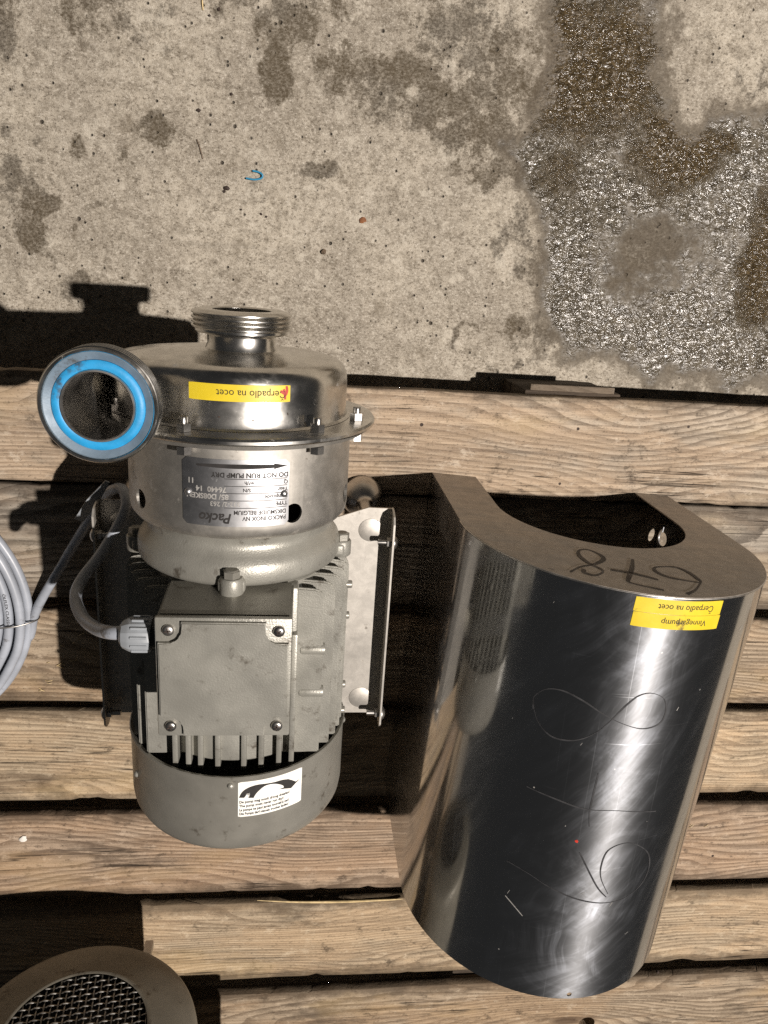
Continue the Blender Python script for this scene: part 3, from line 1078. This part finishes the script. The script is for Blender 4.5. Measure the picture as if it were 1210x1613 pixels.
# cable gland on the box's side
gl = MB().lathe([(.0105, .002), (.0150, .0018), (.0158, 0), (.0158, -.016), (.0150, -.0185), (.0125, -.0235), (.0085, -.0262), (.0068, -.0264)], (-.1255, -.3280, .383), 'X', 12)
go = gl.build('cable_gland', 'gland_plastic', pump, 25)
for k in range(12):
    a = 2 * math.pi * (k + .5) / 12
    yy, zz = -.3280 + .0157 * math.cos(a), .383 + .0157 * math.sin(a)
    MB().box((-.1405, yy - .0011, zz - .0011), (-.1262, yy + .0011, zz + .0011), .0005, 1).build('grip_rib', 'gland_plastic', go)
MB().lathe([(.0125, .0), (.0125, -.014)], (-.1130, -.3280, .383), 'X', 24).build('gland_thread', 'dark_plastic', go, 40)

# fan cover
prof = [(.1125, -.4890), (.1160, -.4878), (.1172, -.4890), (.1168, -.4915), (.1160, -.4930), (.1160, -.5620), (.1148, -.5710), (.1110, -.5785), (.1050, -.5835), (.0970, -.5860), (.085, -.5870), (.010, -.5880), (.010, -.5865), (.085, -.5855), (.0960, -.5845), (.1040, -.5818), (.1095, -.5773), (.1130, -.5705), (.1140, -.5620)]
fan = MB().lathe(prof, YO, 'Y', 112, close=True).build('fan_cover', 'motor_paint_smooth', pump, 40)
MB().lathe([(.012, -.501), (.040, -.504), (.095, -.520), (.1, -.535), (.012, -.54)], YO, 'Y', 40).build('fan', 'dark_plastic', pump, 40)
for a, y in ((.3, -.4975), (-62, -.5300), (88, -.4975), (-120, -.4975), (135, -.4975)):
    r2 = MB()
    rm = Matrix.Rotation(R_(a), 3, 'Y')
    r2.add([tuple(Vector((AX, y, AZ)) + rm @ (Vector(p) * 1.05 + Vector((0, 0, .1160)))) for p in rv.v], rv.f)
    r2.build('rivet', 'motor_paint', fan, 60)
# warning sticker (reads upright for the camera)
a0, a1 = .1165 * R_(3.8), .1165 * R_(36.9)
stk = curved_sheet(lambda h: on_cyl(.1161 + h), a0, a1, -.5350, -.4935, .0003, .0008).build('warning_sticker', 'white_paper', fan, 40)
sm_ = on_cyl(.1166)
sw, sh = a1 - a0, .0415
CR = dict(o=(128, 365), u=(875, -220), v=(0, 465))


def stick(px, py):
    # crop pixels -> sticker surface
    uu = (px - 128) / 870.0
    vv_ = (py - (365 - 220 * uu)) / 465.0
    return sm_(a0 + uu * sw, -.4935 - vv_ * sh)


arrow = [(140, 565), (180, 480), (260, 410), (370, 360), (500, 335), (600, 315), (700, 290), (790, 285), (850, 305), (905, 330), (965, 305), (900, 355), (835, 412), (650, 415), (725, 395), (725, 375), (690, 355), (620, 340), (540, 345), (460, 375), (390, 440), (350, 490), (325, 540)]
up = arrow[:11]
lo = [arrow[0]] + arrow[:11:-1][::1]
g = MB()
outer = [Vector(p) for p in arrow[:12]]
inner = [Vector(p) for p in arrow[11:]][::-1]
# tail ribbon between the two arcs
oa = smooth_line([Vector(p) for p in arrow[0:8]], 4)
ia = smooth_line([Vector(p) for p in ((325, 540), (350, 490), (390, 440), (460, 375), (540, 345), (620, 340), (690, 355), (725, 375))], 4)
n_ = len(oa)
for i in range(n_ - 1):
    g.add([stick(*oa[i]), stick(*oa[i + 1]), stick(*ia[i + 1]), stick(*ia[i])], [(0, 1, 2, 3)])
head = [(790, 285), (850, 305), (905, 330), (965, 305), (900, 355), (835, 412), (650, 415), (725, 395), (725, 375)]
hp = [stick(*p) for p in head]
g.add(hp, [(0, 1, 8), (1, 2, 4), (2, 3, 4), (1, 4, 5), (1, 5, 7), (1, 7, 8), (5, 6, 7)])
rt = lambda u, v: sm_(a0 + u, -.4935 - v)
for i, s in enumerate(('De pomp mag nooit droog draaien!', 'The pump must never run dry!', 'La pompe ne peut jamais tourner \u00e0 sec!', 'Die Pumpe darf niemals trocken laufen!')):
    put_text(g, s, .0042, lambda u, v, i=i: sm_(a0 + u, -.4935 - .0238 - .0047 * i + v), (.0012, 0), 'LEFT', .86 if i < 2 else .76, 0, .00012)
g.build('sticker_print', 'black_ink', stk)

# yellow tape on the volute, read from the other side
t0, t1 = .102 * R_(-20.9), .102 * R_(28.1)
tape = curved_sheet(lambda h: on_cyl(.1017 + h), t0, t1, -.1212, -.1068, .0003, .0003).build('label_tape', 'yellow_tape', pump, 40)
tm = on_cyl(.1017 + .0005)
g = MB()
put_text(g, '\u010cerpadlo na ocet', .0088, lambda u, v: tm((t0 + t1) / 2 - u, -.1140 - v), (-.010, 0), 'CENTER', .95)
g.build('tape_print', 'black_ink', tape)
g = MB()
for L in ([(.044, -.110), (.045, -.114), (.0455, -.119)], [(.0465, -.1075), (.047, -.112), (.0455, -.116)], [(.041, -.1115), (.044, -.1135), (.0475, -.114)]):
    ribbon(g, L, .0016, tm)
g.build('red_drip', 'red_paint', tape)
# brown drips and scuffs on the casing
vm = on_cyl(.1019)
g = MB()
for L, w_ in (([(.020, -.132), (.0225, -.1345), (.026, -.133), (.0285, -.1355), (.030, -.133)], .0013), ([(.0165, -.1365), (.018, -.137), (.019, -.1365)], .0015), ([(.048, -.1305), (.0485, -.133)], .001), ([(-.012, -.1345), (-.010, -.1350)], .0012)):
    g = MB()
    ribbon(g, L, w_, vm, True)
    g.build('dried_drip', 'crumb_dark', pump)
# base tray on four levelling feet
TX0, TX1, TY0, TY1, TZ = -.2290, .1160, -.5720, -.2830, .1420
tray = MB().prism([(TX0 + .002, TY0 + .010), (TX0 + .012, TY0 + .004), (TX1 - .012, TY0 + .004), (TX1 - .002, TY0 + .010), (TX1 - .002, TY1 - .0005), (TX1 - .030, TY1), (TX1 - .066, TY1 - .013), (TX0 + .066, TY1 - .013), (TX0 + .030, TY1), (TX0 + .002, TY1 - .0005)], (TZ - .003, TZ), lambda a, b, h: (a, b, h)).build('base_tray', 'steel_tray', pump, 30)
for sx, x in ((1, TX1), (-1, TX0)):
    pf = [(TY0 - .004, TZ + .012), (TY0 - .002, TZ + .022), (TY0 + .004, TZ + .0275), (TY1 - .012, TZ + .0275), (TY1 - .004, TZ + .022), (TY1, TZ + .010), (TY1, TZ - .003), (TY0 + .004, TZ - .003)]
    MB().prism(pf, (x - sx * .0022, x), lambda a, b, h: (h, a, b)).build('side_flange', 'steel_tray', tray, 30)
    for y in (-.3210, -.5580):
        zc = TZ + .0155
        s_ = MB().lathe([(.0001, sx * .0058), (.0040, sx * .0052), (.0078, sx * .0030), (.0092, sx * .0004), (.0092, 0)], (x + sx * .0002, y, zc), 'X', 24)
        so = s_.build('hood_screw', 'steel_plain', tray, 60)
        MB().lathe([(.0034, 0), (.0034, -sx * .016), (.0001, -sx * .016)], (x - sx * .0022, y, zc), 'X', 14).build('screw_shank', 'steel_plain', tray, 40)
        MB().prism(hexprof(.0062), (x - sx * .0025, x - sx * .0075), lambda a, b, h: (h, y + a, zc + b)).build('hex_nut', 'steel_plain', tray, 30)
ft = None
for fx in (.0895, -.2025):
    for fy in (-.3115, -.5450):
        if ft is None:
            ft = MB().lathe([(.0001, .0), (.0270, .0), (.0290, .003), (.0285, .012), (.0240, .026), (.0130, .036), (.0090, .040), (.0080, .046), (.0080, TZ - .003)], (fx, fy, .0005), 'Z', 36).build('levelling_foot', 'steel_plain', pump, 40)
            MB().lathe([(.0001, TZ + .0007), (.0140, TZ + .0007), (.0146, TZ + .0004), (.0147, TZ)], (fx, fy, 0), 'Z', 30).build('foot_cap', 'steel_tray', ft, 40)
            f0 = (fx, fy)
        else:
            dup(ft, pump, (fx - f0[0], fy - f0[1], 0))
for x in (AX - .080, AX + .038):
    for y in (-.4700, -.3450):
        MB().box((x, y, TZ), (x + .042, y + .034, AZ - .070), .004).build('motor_foot', 'motor_paint', pump, 35)

# ------------------------------------------------------------------ cable
CABLE = [(-0.1385, -0.328, 0.383), (-0.15, -0.3275, 0.3825), (-0.1631, -0.3309, 0.375), (-0.1822, -0.343, 0.345), (-0.2074, -0.3541, 0.3), (-0.2242, -0.3502, 0.262), (-0.2224, -0.3393, 0.238), (-0.2097, -0.3229, 0.215), (-0.1959, -0.2991, 0.195), (-0.1881, -0.2773, 0.18), (-0.1972, -0.2662, 0.155), (-0.2193, -0.28, 0.12), (-0.2475, -0.3173, 0.085), (-0.2934, -0.3885, 0.045), (-0.3071, -0.4114, 0.036), (-0.3403, -0.4658, 0.02)]
CCX, CCY, CR0 = -.556, -.489, .190
cable = empty('power_cable', (CCX, CCY, 0))
tag(cable, 'grey power cable running from the pump motor into a tied coil on the planks', 'cable')
path = list(CABLE)
# joins the coil tangentially, then winds clockwise
TURNS = [(.152, .0075), (.165, .0085), (.178, .0095), (.190, .0115), (.1845, .0245), (.171, .0240), (.158, .0225), (.146, .0085), (.150, .0250)]
ang0 = R_(-14)
path += [(-.3575, -.500, .0120), (-.3720, -.540, .0080)]
nst = 48
tot = len(TURNS) * nst
for i in range(tot):
    tq = i / nst
    k = int(tq)
    fr = tq - k
    r1, z1 = TURNS[k]
    r2, z2 = TURNS[min(k + 1, len(TURNS) - 1)]
    # change lane on the far (left) side of the coil
    s = min(1, max(0, (fr - .35) / .3))
    s = s * s * (3 - 2 * s)
    r = r1 + (r2 - r1) * s
    z = z1 + (z2 - z1) * s
    a = R_(-26) - 2 * math.pi * tq
    r *= 1 + .010 * math.sin(2 * a + k) 
    path.append((CCX + r * math.cos(a), CCY + r * math.sin(a) * 1.0, z))
sp = smooth_line(path, 4)
MB().tube(sp, .0062, 12).build('cable_sheath', 'cable_grey', cable, 60)
# wire tie over the strands
tie = [(-.450, -.510, .0335), (-.430, -.5085, .0345), (-.410, -.5075, .0345), (-.392, -.5065, .0345), (-.378, -.5055, .0330), (-.366, -.5045, .0275), (-.3565, -.5035, .0205), (-.3515, -.503, .0120), (-.353, -.5030, .0040)]
MB().tube(smooth_line(tie, 5), .0012, 8).build('wire_tie', 'steel_plain', cable, 60)
# flat tag hanging on the loop
tgp = [(-.2155, -.2600, .146), (-.236, -.288, .136), (-.2580, -.3180, .118)]
g = MB()
for i, p in enumerate(tgp):
    q = (Vector(tgp[2]) - Vector(tgp[0])).normalized()
    nrm = q.cross(Vector((0.3, -.2, 1))).normalized()
    w_ = (.0025, .0068, .0052)[i]
    th = q.cross(nrm).normalized() * .0007
    g.v += [tuple(Vector(p) + nrm * w_ + th), tuple(Vector(p) - nrm * w_ + th), tuple(Vector(p) - nrm * w_ - th), tuple(Vector(p) + nrm * w_ - th)]
for i in range(2):
    for k in range(4):
        l = (k + 1) % 4
        g.f.append((i * 4 + k, i * 4 + l, i * 4 + 4 + l, i * 4 + 4 + k))
g.f += [(0, 1, 2, 3), (8, 11, 10, 9)]
g.build('cable_tag', 'gland_plastic', cable)
# print on the second strand
g = MB()
cr_ = .0064


def cmap(u, v):
    rr = .1710
    a = R_(2) + u / rr
    rad = rr + cr_ * math.sin(v / cr_)
    return (CCX + rad * math.cos(a), CCY + rad * math.sin(a), .0240 + cr_ * math.cos(v / cr_) + .0004)


put_text(g, '\u00d6LFLEX CLASSIC', .0058, lambda u, v: cmap(-u, v), (0, 0), 'CENTER', 1.15)
g.build('cable_print', 'black_ink', cable)

# ------------------------------------------------------------------ stainless hood
FLX, FLY = .1853, -.2753
UX, UY = .99796, -.0638
HW, HL, ZS = .349, .515, .200
HR = HW / 2
hood = empty('motor_hood', (FLX + UX * HR, FLY + UY * HR - .25, 0))
tag(hood, 'polished stainless arched motor hood with two yellow labels and marker scrawl 678', 'hood')
TH = .0016


def hl(u, v, z):
    """hood frame -> world"""
    return (FLX + UX * u + UY * v, FLY + UY * u - UX * v, z)


def hs(off=0.0):
    def f(s, v):
        if s < ZS:
            return hl(-off, v, s)
        a = (s - ZS) / HR
        if a < math.pi:
            return hl(HR - (HR + off) * math.cos(a), v, ZS + (HR + off) * math.sin(a))
        return hl(HW + off, v, ZS - (s - ZS - math.pi * HR))
    return f


SL = 2 * ZS + math.pi * HR
ss = [0, .004] + list(np.linspace(.01, ZS, 6)) + list(np.linspace(ZS, ZS + math.pi * HR, 73)[1:]) + list(np.linspace(ZS + math.pi * HR, SL, 8)[1:])
nv = 14
vvs = [.0016 + (HL - .0016) * i / nv for i in range(nv + 1)]
g = MB()
fo, fi = hs(0), hs(-TH)
ns = len(ss)
for v in vvs:
    for s in ss:
        g.v.append(fo(s, v))
base = len(g.v)
for v in vvs:
    for s in ss:
        g.v.append(fi(s, v))
for j in range(nv):
    for i in range(ns - 1):
        a, b, c, d = j * ns + i, j * ns + i + 1, (j + 1) * ns + i + 1, (j + 1) * ns + i
        g.f += [(a, b, c, d), (base + a, base + d, base + c, base + b)]
for i in range(ns - 1):
    g.f += [(i, base + i, base + i + 1, i + 1)]
    a = nv * ns + i
    g.f += [(a, a + 1, base + a + 1, base + a)]
for j in range(nv):
    a, b = j * ns, (j + 1) * ns
    g.f += [(a, b, base + b, base + a)]
    a, b = j * ns + ns - 1, (j + 1) * ns + ns - 1
    g.f += [(a, base + a, base + b, b)]
shell = g.build('shell', 'polished_hood_steel', hood, 35)
# keyhole slot in the far side wall and screw holes along the rims
key = MB()
kc = [(.060 + .010 * math.cos(a), .020 + .012 * math.sin(a)) for a in np.linspace(0, 2 * math.pi, 20)[:-1]]
key.prism(kc, (HW - .01, HW + .01), lambda a, b, h: hl(h, a, b))
key2 = MB().prism([(.043, .014), (.052, .014), (.052, .017), (.043, .017)], (HW - .01, HW + .01), lambda a, b, h: hl(h, a, b))
sm0 = ZS + HR * (math.pi / 2 + .14)
hole = MB()
q0 = hs(.01)
q1 = hs(-.02)
pp = [(sm0 - .02 + .0030 * math.cos(a), .5085 + .0030 * math.sin(a)) for a in np.linspace(0, 2 * math.pi, 13)[:-1]]
hole.add([q0(*p) for p in pp] + [q1(*p) for p in pp], [tuple(range(12)), tuple(range(12, 24))[::-1]] + [(i, (i + 1) % 12, 12 + (i + 1) % 12, 12 + i) for i in range(12)])
cut(shell, [key, key2, hole])
for p in shell.data.polygons:
    p.use_smooth = True
shell.data.set_sharp_from_angle(angle=R_(35))

# front panel with U-shaped cut-out
arc = lambda c, r, z0, a0_, a1_, n: [(c - r * math.cos(a), z0 + r * math.sin(a)) for a in np.linspace(a0_, a1_, n)]
out = [(0, 0)] + arc(HR, HR, ZS, 0, math.pi, 49) + [(HW, 0)]
inn = [(.2985, 0)] + [(HR + .0055 + .1185 * math.cos(a), .128 + .116 * math.sin(a)) for a in np.linspace(0, math.pi, 41)] + [(.0620, 0)]
g = MB()
# build as a strip between outer and inner outlines so that the faces stay well formed
no = 60


def resample(L, n):
    L = [Vector(p) for p in L]
    d = [0]
    for i in range(1, len(L)):
        d.append(d[-1] + (L[i] - L[i - 1]).length)
    o_ = []
    for k in range(n + 1):
        t = d[-1] * k / n
        i = max(1, next((j for j in range(len(d)) if d[j] >= t - 1e-9), len(d) - 1))
        f = (t - d[i - 1]) / max(1e-9, d[i] - d[i - 1])
        o_.append(L[i - 1].lerp(L[i], f))
    return o_


ro, ri = resample(out, 120), resample(inn[::-1], 120)
for v in (0.0, TH):
    for a, b in zip(ro, ri):
        g.v += [hl(a[0], v, a[1]), hl(b[0], v, b[1])]
nn = 242
for i in range(120):
    a = 2 * i
    g.f += [(a, a + 1, a + 3, a + 2), (nn + a, nn + a + 2, nn + a + 3, nn + a + 1), (a, a + 2, nn + a + 2, nn + a), (a + 1, nn + a + 1, nn + a + 3, a + 3)]
g.f += [(0, nn, nn + 1, 1), (240, 241, nn + 241, nn + 240)]
panel = g.build('front_panel', 'steel_panel', hood, 30)
# weld bead along the arch
MB().tube([Vector(hl(HR - (HR - .0004) * math.cos(a), .0014, ZS + (HR - .0004) * math.sin(a))) for a in np.linspace(0, math.pi, 60)], .0011, 8).build('weld_seam', 'steel_plain', hood, 60)

PANEL678 = [[(0.0859, 0.3323), (0.1013, 0.3165), (0.1218, 0.3044), (0.1378, 0.2884), (0.1389, 0.2742), (0.1301, 0.2627), (0.1194, 0.2661), (0.113, 0.2818), (0.1154, 0.3022), (0.1237, 0.3179), (0.1213, 0.3269), (0.1098, 0.3358), (0.1013, 0.3309), (0.1035, 0.322)], [(0.1737, 0.2806), (0.1613, 0.3076), (0.1454, 0.3361), (0.1417, 0.3465), (0.1525, 0.3531), (0.1718, 0.3596)], [(0.1341, 0.3166), (0.1559, 0.3216), (0.1781, 0.3338)], [(0.2228, 0.3318), (0.2096, 0.3294), (0.1942, 0.3241), (0.1865, 0.3137), (0.1883, 0.302), (0.1988, 0.2954), (0.2166, 0.2935), (0.2252, 0.3059), (0.2267, 0.3244), (0.2248, 0.3314), (0.2086, 0.3521), (0.1933, 0.3648)]]
g = MB()
for L in PANEL678:
    ribbon(g, L, .0036, lambda u, z: hl(u, -.0004, z))
g.build('marker_number', 'marker_brown', panel)
HOOD678 = [[(0.3675, 0.151), (0.366, 0.1437), (0.3662, 0.1357), (0.3762, 0.1239), (0.3925, 0.1199), (0.4134, 0.1249), (0.4353, 0.1349), (0.4572, 0.1429), (0.4791, 0.1469), (0.4962, 0.1409), (0.5001, 0.1273), (0.4939, 0.1117), (0.4794, 0.1055), (0.4663, 0.1091), (0.4557, 0.1218), (0.4461, 0.1387), (0.4361, 0.1543), (0.4222, 0.1674), (0.4067, 0.174), (0.3897, 0.174), (0.3754, 0.1636), (0.3681, 0.1507)], [(0.3782, 0.2426), (0.4073, 0.2456), (0.4359, 0.25), (0.4499, 0.2502), (0.4784, 0.2484), (0.5245, 0.2528)], [(0.4459, 0.2042), (0.4463, 0.2331), (0.4472, 0.2541), (0.4506, 0.2715)], [(0.3749, 0.3436), (0.3984, 0.3482), (0.4221, 0.3575), (0.4454, 0.3653), (0.4689, 0.3707), (0.4929, 0.3729), (0.5175, 0.3687), (0.5366, 0.3528), (0.5396, 0.3305), (0.5304, 0.3095), (0.51, 0.2942), (0.4929, 0.2915), (0.4777, 0.3009), (0.4748, 0.3211), (0.4789, 0.3391), (0.4918, 0.3602)], [(0.4476, 0.3061), (0.4753, 0.3483), (0.4909, 0.3648)]]
g = MB()
hm = hs(.0003)
for L in HOOD678:
    ribbon(g, L, .0013, hm)
g.build('worn_marker_number', 'marker_grey', shell)
g = MB()
rr = random.Random(5)
ribbon(g, [(0.3815, 0.3891), (0.3927, 0.3975), (0.4047, 0.4072)], .0007, hm)
for _ in range(16):
    s, v = rr.uniform(.33, .60), rr.uniform(.03, .50)
    a = rr.uniform(.5, 1.3)
    l = rr.uniform(.001, .006)
    ribbon(g, [(s, v), (s + l * .5 * math.cos(a), v - l * .5 * math.sin(a)), (s + l * math.cos(a), v - l * math.sin(a))], rr.uniform(.0002, .0005), hm)
sc_ = g.build('scratches', 'scratch_white', shell)
sc_['kind'] = 'stuff'
for k, (v0, v1, s) in enumerate(((.0035, .0188, '\u010cerpadlo na ocet'), (.0191, .0343, 'Vinnegarpump'))):
    s0, s1 = .4388 + .0006 * k, .5330 + .0012 * k
    tp = curved_sheet(lambda h: hs(.0001 + h), s0, s1, v0, v1, .0003, .0003).build('label_tape', 'yellow_tape', shell, 40)
    g = MB()
    ht = hs(.0006)
    put_text(g, s, .0090, lambda u, v: ht((s0 + s1) / 2 + .006 - u, (v0 + v1) / 2 + v), (0, 0), 'CENTER', .95)
    g.build('tape_print', 'black_ink', shell)
g = MB()
ribbon(g, [(.4405, .291), (.4415, .2925), (.443, .2930)], .0022, hm)
g.build('red_speck', 'red_paint', shell)

# ------------------------------------------------------------------ second motor, fan end towards the pump
QX, QZ, QR, QY = -.2628, .2678, .154, -.980
mot = empty('electric_motor', (QX, -1.15, 0))
tag(mot, 'dull grey electric motor with round woven wire fan guard, beside the pallet corner', 'motor')
mot['label'] = 'dull grey-brown electric motor whose end carries a round woven wire guard'
prof = [(.090, .0150), (.0925, .0160), (.096, .0150), (.110, .0115), (.1300, .0065), (.1440, .0020), (.1500, -.0020), (.1530, -.0070), (.1540, -.0140), (.1540, -.1500), (.1520, -.1500), (.1520, -.0140), (.148, -.0060), (.120, .0060), (.0920, .0125)]
MB().lathe(prof, (QX, QY, QZ), 'Y', 112, close=True).build('fan_cover', 'old_motor_paint', mot, 40)
MB().lathe([(.010, -.030), (.150, -.034)], (QX, QY, QZ), 'Y', 48).build('fan', 'gloss_black', mot, 40)
MB().lathe([(.02, -.115), (.130, -.120), (.134, -.124), (.134, -.46), (.02, -.46)], (QX, QY, QZ), 'Y', 64).build('motor_body', 'old_motor_paint', mot, 40)
# woven guard
rot = R_(-8)
pit = .0088
for fam in (0, 1):
    for k in range(-10, 11):
        o_ = k * pit
        half = math.sqrt(max(0, .0915 ** 2 - o_ * o_))
        if half < .02:
            continue
        n = max(8, int(half * 2 / pit * 6))
        P = []
        for i in range(n + 1):
            t = -half + 2 * half * i / n
            wv = .0013 * math.cos(math.pi * t / pit) * (1 if k % 2 == 0 else -1) * (1 if fam == 0 else -1)
            a, b = (t, o_) if fam == 0 else (o_, t)
            xx = a * math.cos(rot) - b * math.sin(rot)
            zz = a * math.sin(rot) + b * math.cos(rot)
            P.append((QX + xx, QY + .0105 + wv, QZ + zz))
        MB().tube(P, .00105, 5).build('guard_wire', 'guard_steel', mot, 60)
# terminal box on the far flank, gland, and feet
MB().box((QX + .08, -1.42, .22), (.010, -1.140, .335), .006).build('terminal_box', 'old_motor_paint', mot, 35)
MB().lathe([(.0001, 0), (.012, 0), (.014, .004), (.014, .022), (.010, .030), (.0001, .030)], (.009, -1.265, .265), 'X', 16).build('cable_gland', 'dark_plastic', mot, 40)
for x in (QX - .13, QX + .07):
    MB().box((x, -1.46, .0), (x + .05, -1.345, .165), .004).build('motor_foot', 'old_motor_paint', mot, 35)
MB().box((QX + .055, -1.010, .095), (QX + .067, -.999, .122), .001).build('cover_clip', 'steel_plain', mot, 35)

# ------------------------------------------------------------------ small litter
def crumb(x, y, z, r, mat, name, label, cat, group=None, seed=0, flat=.6):
    bm = bmesh.new()
    bmesh.ops.create_icosphere(bm, subdivisions=2, radius=r)
    q = random.Random(seed)
    ax, ay = q.uniform(.7, 1.4), q.uniform(.6, 1.0)
    for v in bm.verts:
        k = 1 + q.uniform(-.28, .28)
        v.co = Vector((v.co.x * ax * k, v.co.y * ay * k, v.co.z * flat * k + r * flat * .7))
    mb = MB()
    mb.frombm(bm)
    mb.v = [(p[0] + x, p[1] + y, p[2] + z) for p in mb.v]
    o = mb.build(name, mat, None, 30, loc=(x, y, z))
    return tag(o, label, cat, group)


for i, (x, y, r) in enumerate(((-.109, .079, .0042), (-.1125, .0745, .0033), (-.146, .172, .003), (-.103, .195, .0028), (-.090, .053, .0026), (-.062, .049, .0022), (-.055, .046, .002), (.057, .034, .0022), (-.119, .291, .003), (-.131, .283, .0025), (.010, .262, .0022))):
    crumb(x, y, ZF, r * .75, 'crumb_dark', 'dirt_crumb', 'tiny dark dirt crumb lying on the dry concrete', 'crumb', 'dirt crumbs on the concrete', i)
crumb(.027, .005, ZF, .0052, 'stone_brown', 'pebble', 'small brown angular pebble on the dry concrete', 'pebble', None, 31, .7)
crumb(.080, .051, ZF, .0045, 'rust_orange', 'rust_flake', 'orange-brown rust flake on the dry concrete', 'flake', None, 33, .35)
crumb(-.407, -.889, 0, .0055, 'chip_white', 'paint_chip', 'white chip lying on a bare pallet plank', 'chip', None, 35, .35)
g = MB().tube(smooth_line([(-.083, .0935, ZF + .0015 + .0015), (-.072, .0925, ZF + .0015 + .002), (-.063, .0945, ZF + .0015 + .0025), (-.0605, .0985, ZF + .0015 + .003), (-.065, .1020, ZF + .0015 + .0025), (-.074, .1035, ZF + .0015 + .0015)], 6), .0013, 8)
tag(g.build('plastic_shaving', 'blue_plastic', None, 60, loc=(-.072, .097, ZF)), 'curled blue plastic shaving on the dry concrete', 'shaving')
for i, (P, lab) in enumerate((([(-.139, .310, ZF + .001), (-.1395, .298, ZF + .003), (-.139, .288, ZF + .001)], 'pale yellow straw piece on the concrete beside dark crumbs'), ([(-.149, .137, ZF + .001), (-.145, .128, ZF + .002), (-.141, .113, ZF + .001)], 'thin brown curved fibre lying on clean dry concrete'))):
    tag(MB().tube(smooth_line(P, 5), .0009, 6).build('straw' if i == 0 else 'fibre', 'straw' if i == 0 else 'stone_brown', None, 60, loc=P[1]), lab, 'straw' if i == 0 else 'fibre')
g = MB()
L = smooth_line([(-.046, -1.0235, .0022), (.02, -1.030, .0015), (.09, -1.0325, .001), (.17, -1.031, .0015), (.20, -1.0295, .002)], 6)
n_ = len(L)
g.tube(L, [.0004 + .0017 * math.sin(math.pi * min(1, i / n_ * 1.05)) for i in range(n_)], 6)
g.build('splinter', 'straw', pallet, 60)
q = random.Random(11)
for cx_, cy_, k in ((-.335, -.585, 5), (-.352, -.615, 4), (-.322, -.545, 4), (.70, -.89, 3)):
    for _ in range(k):
        x, y = cx_ + q.uniform(-.018, .018), cy_ + q.uniform(-.010, .010)
        a, l = q.uniform(-.7, .7), q.uniform(.004, .014)
        P = [(x, y, .0008), (x + l * .5 * math.cos(a), y + l * .5 * math.sin(a), .0022), (x + l * math.cos(a), y + l * math.sin(a), .0010)]
        MB().tube(P, .0005, 5).build('wood_fibre', 'straw', pallet)

for o in bpy.data.objects:
    if '_org' in o:
        del o['_org']
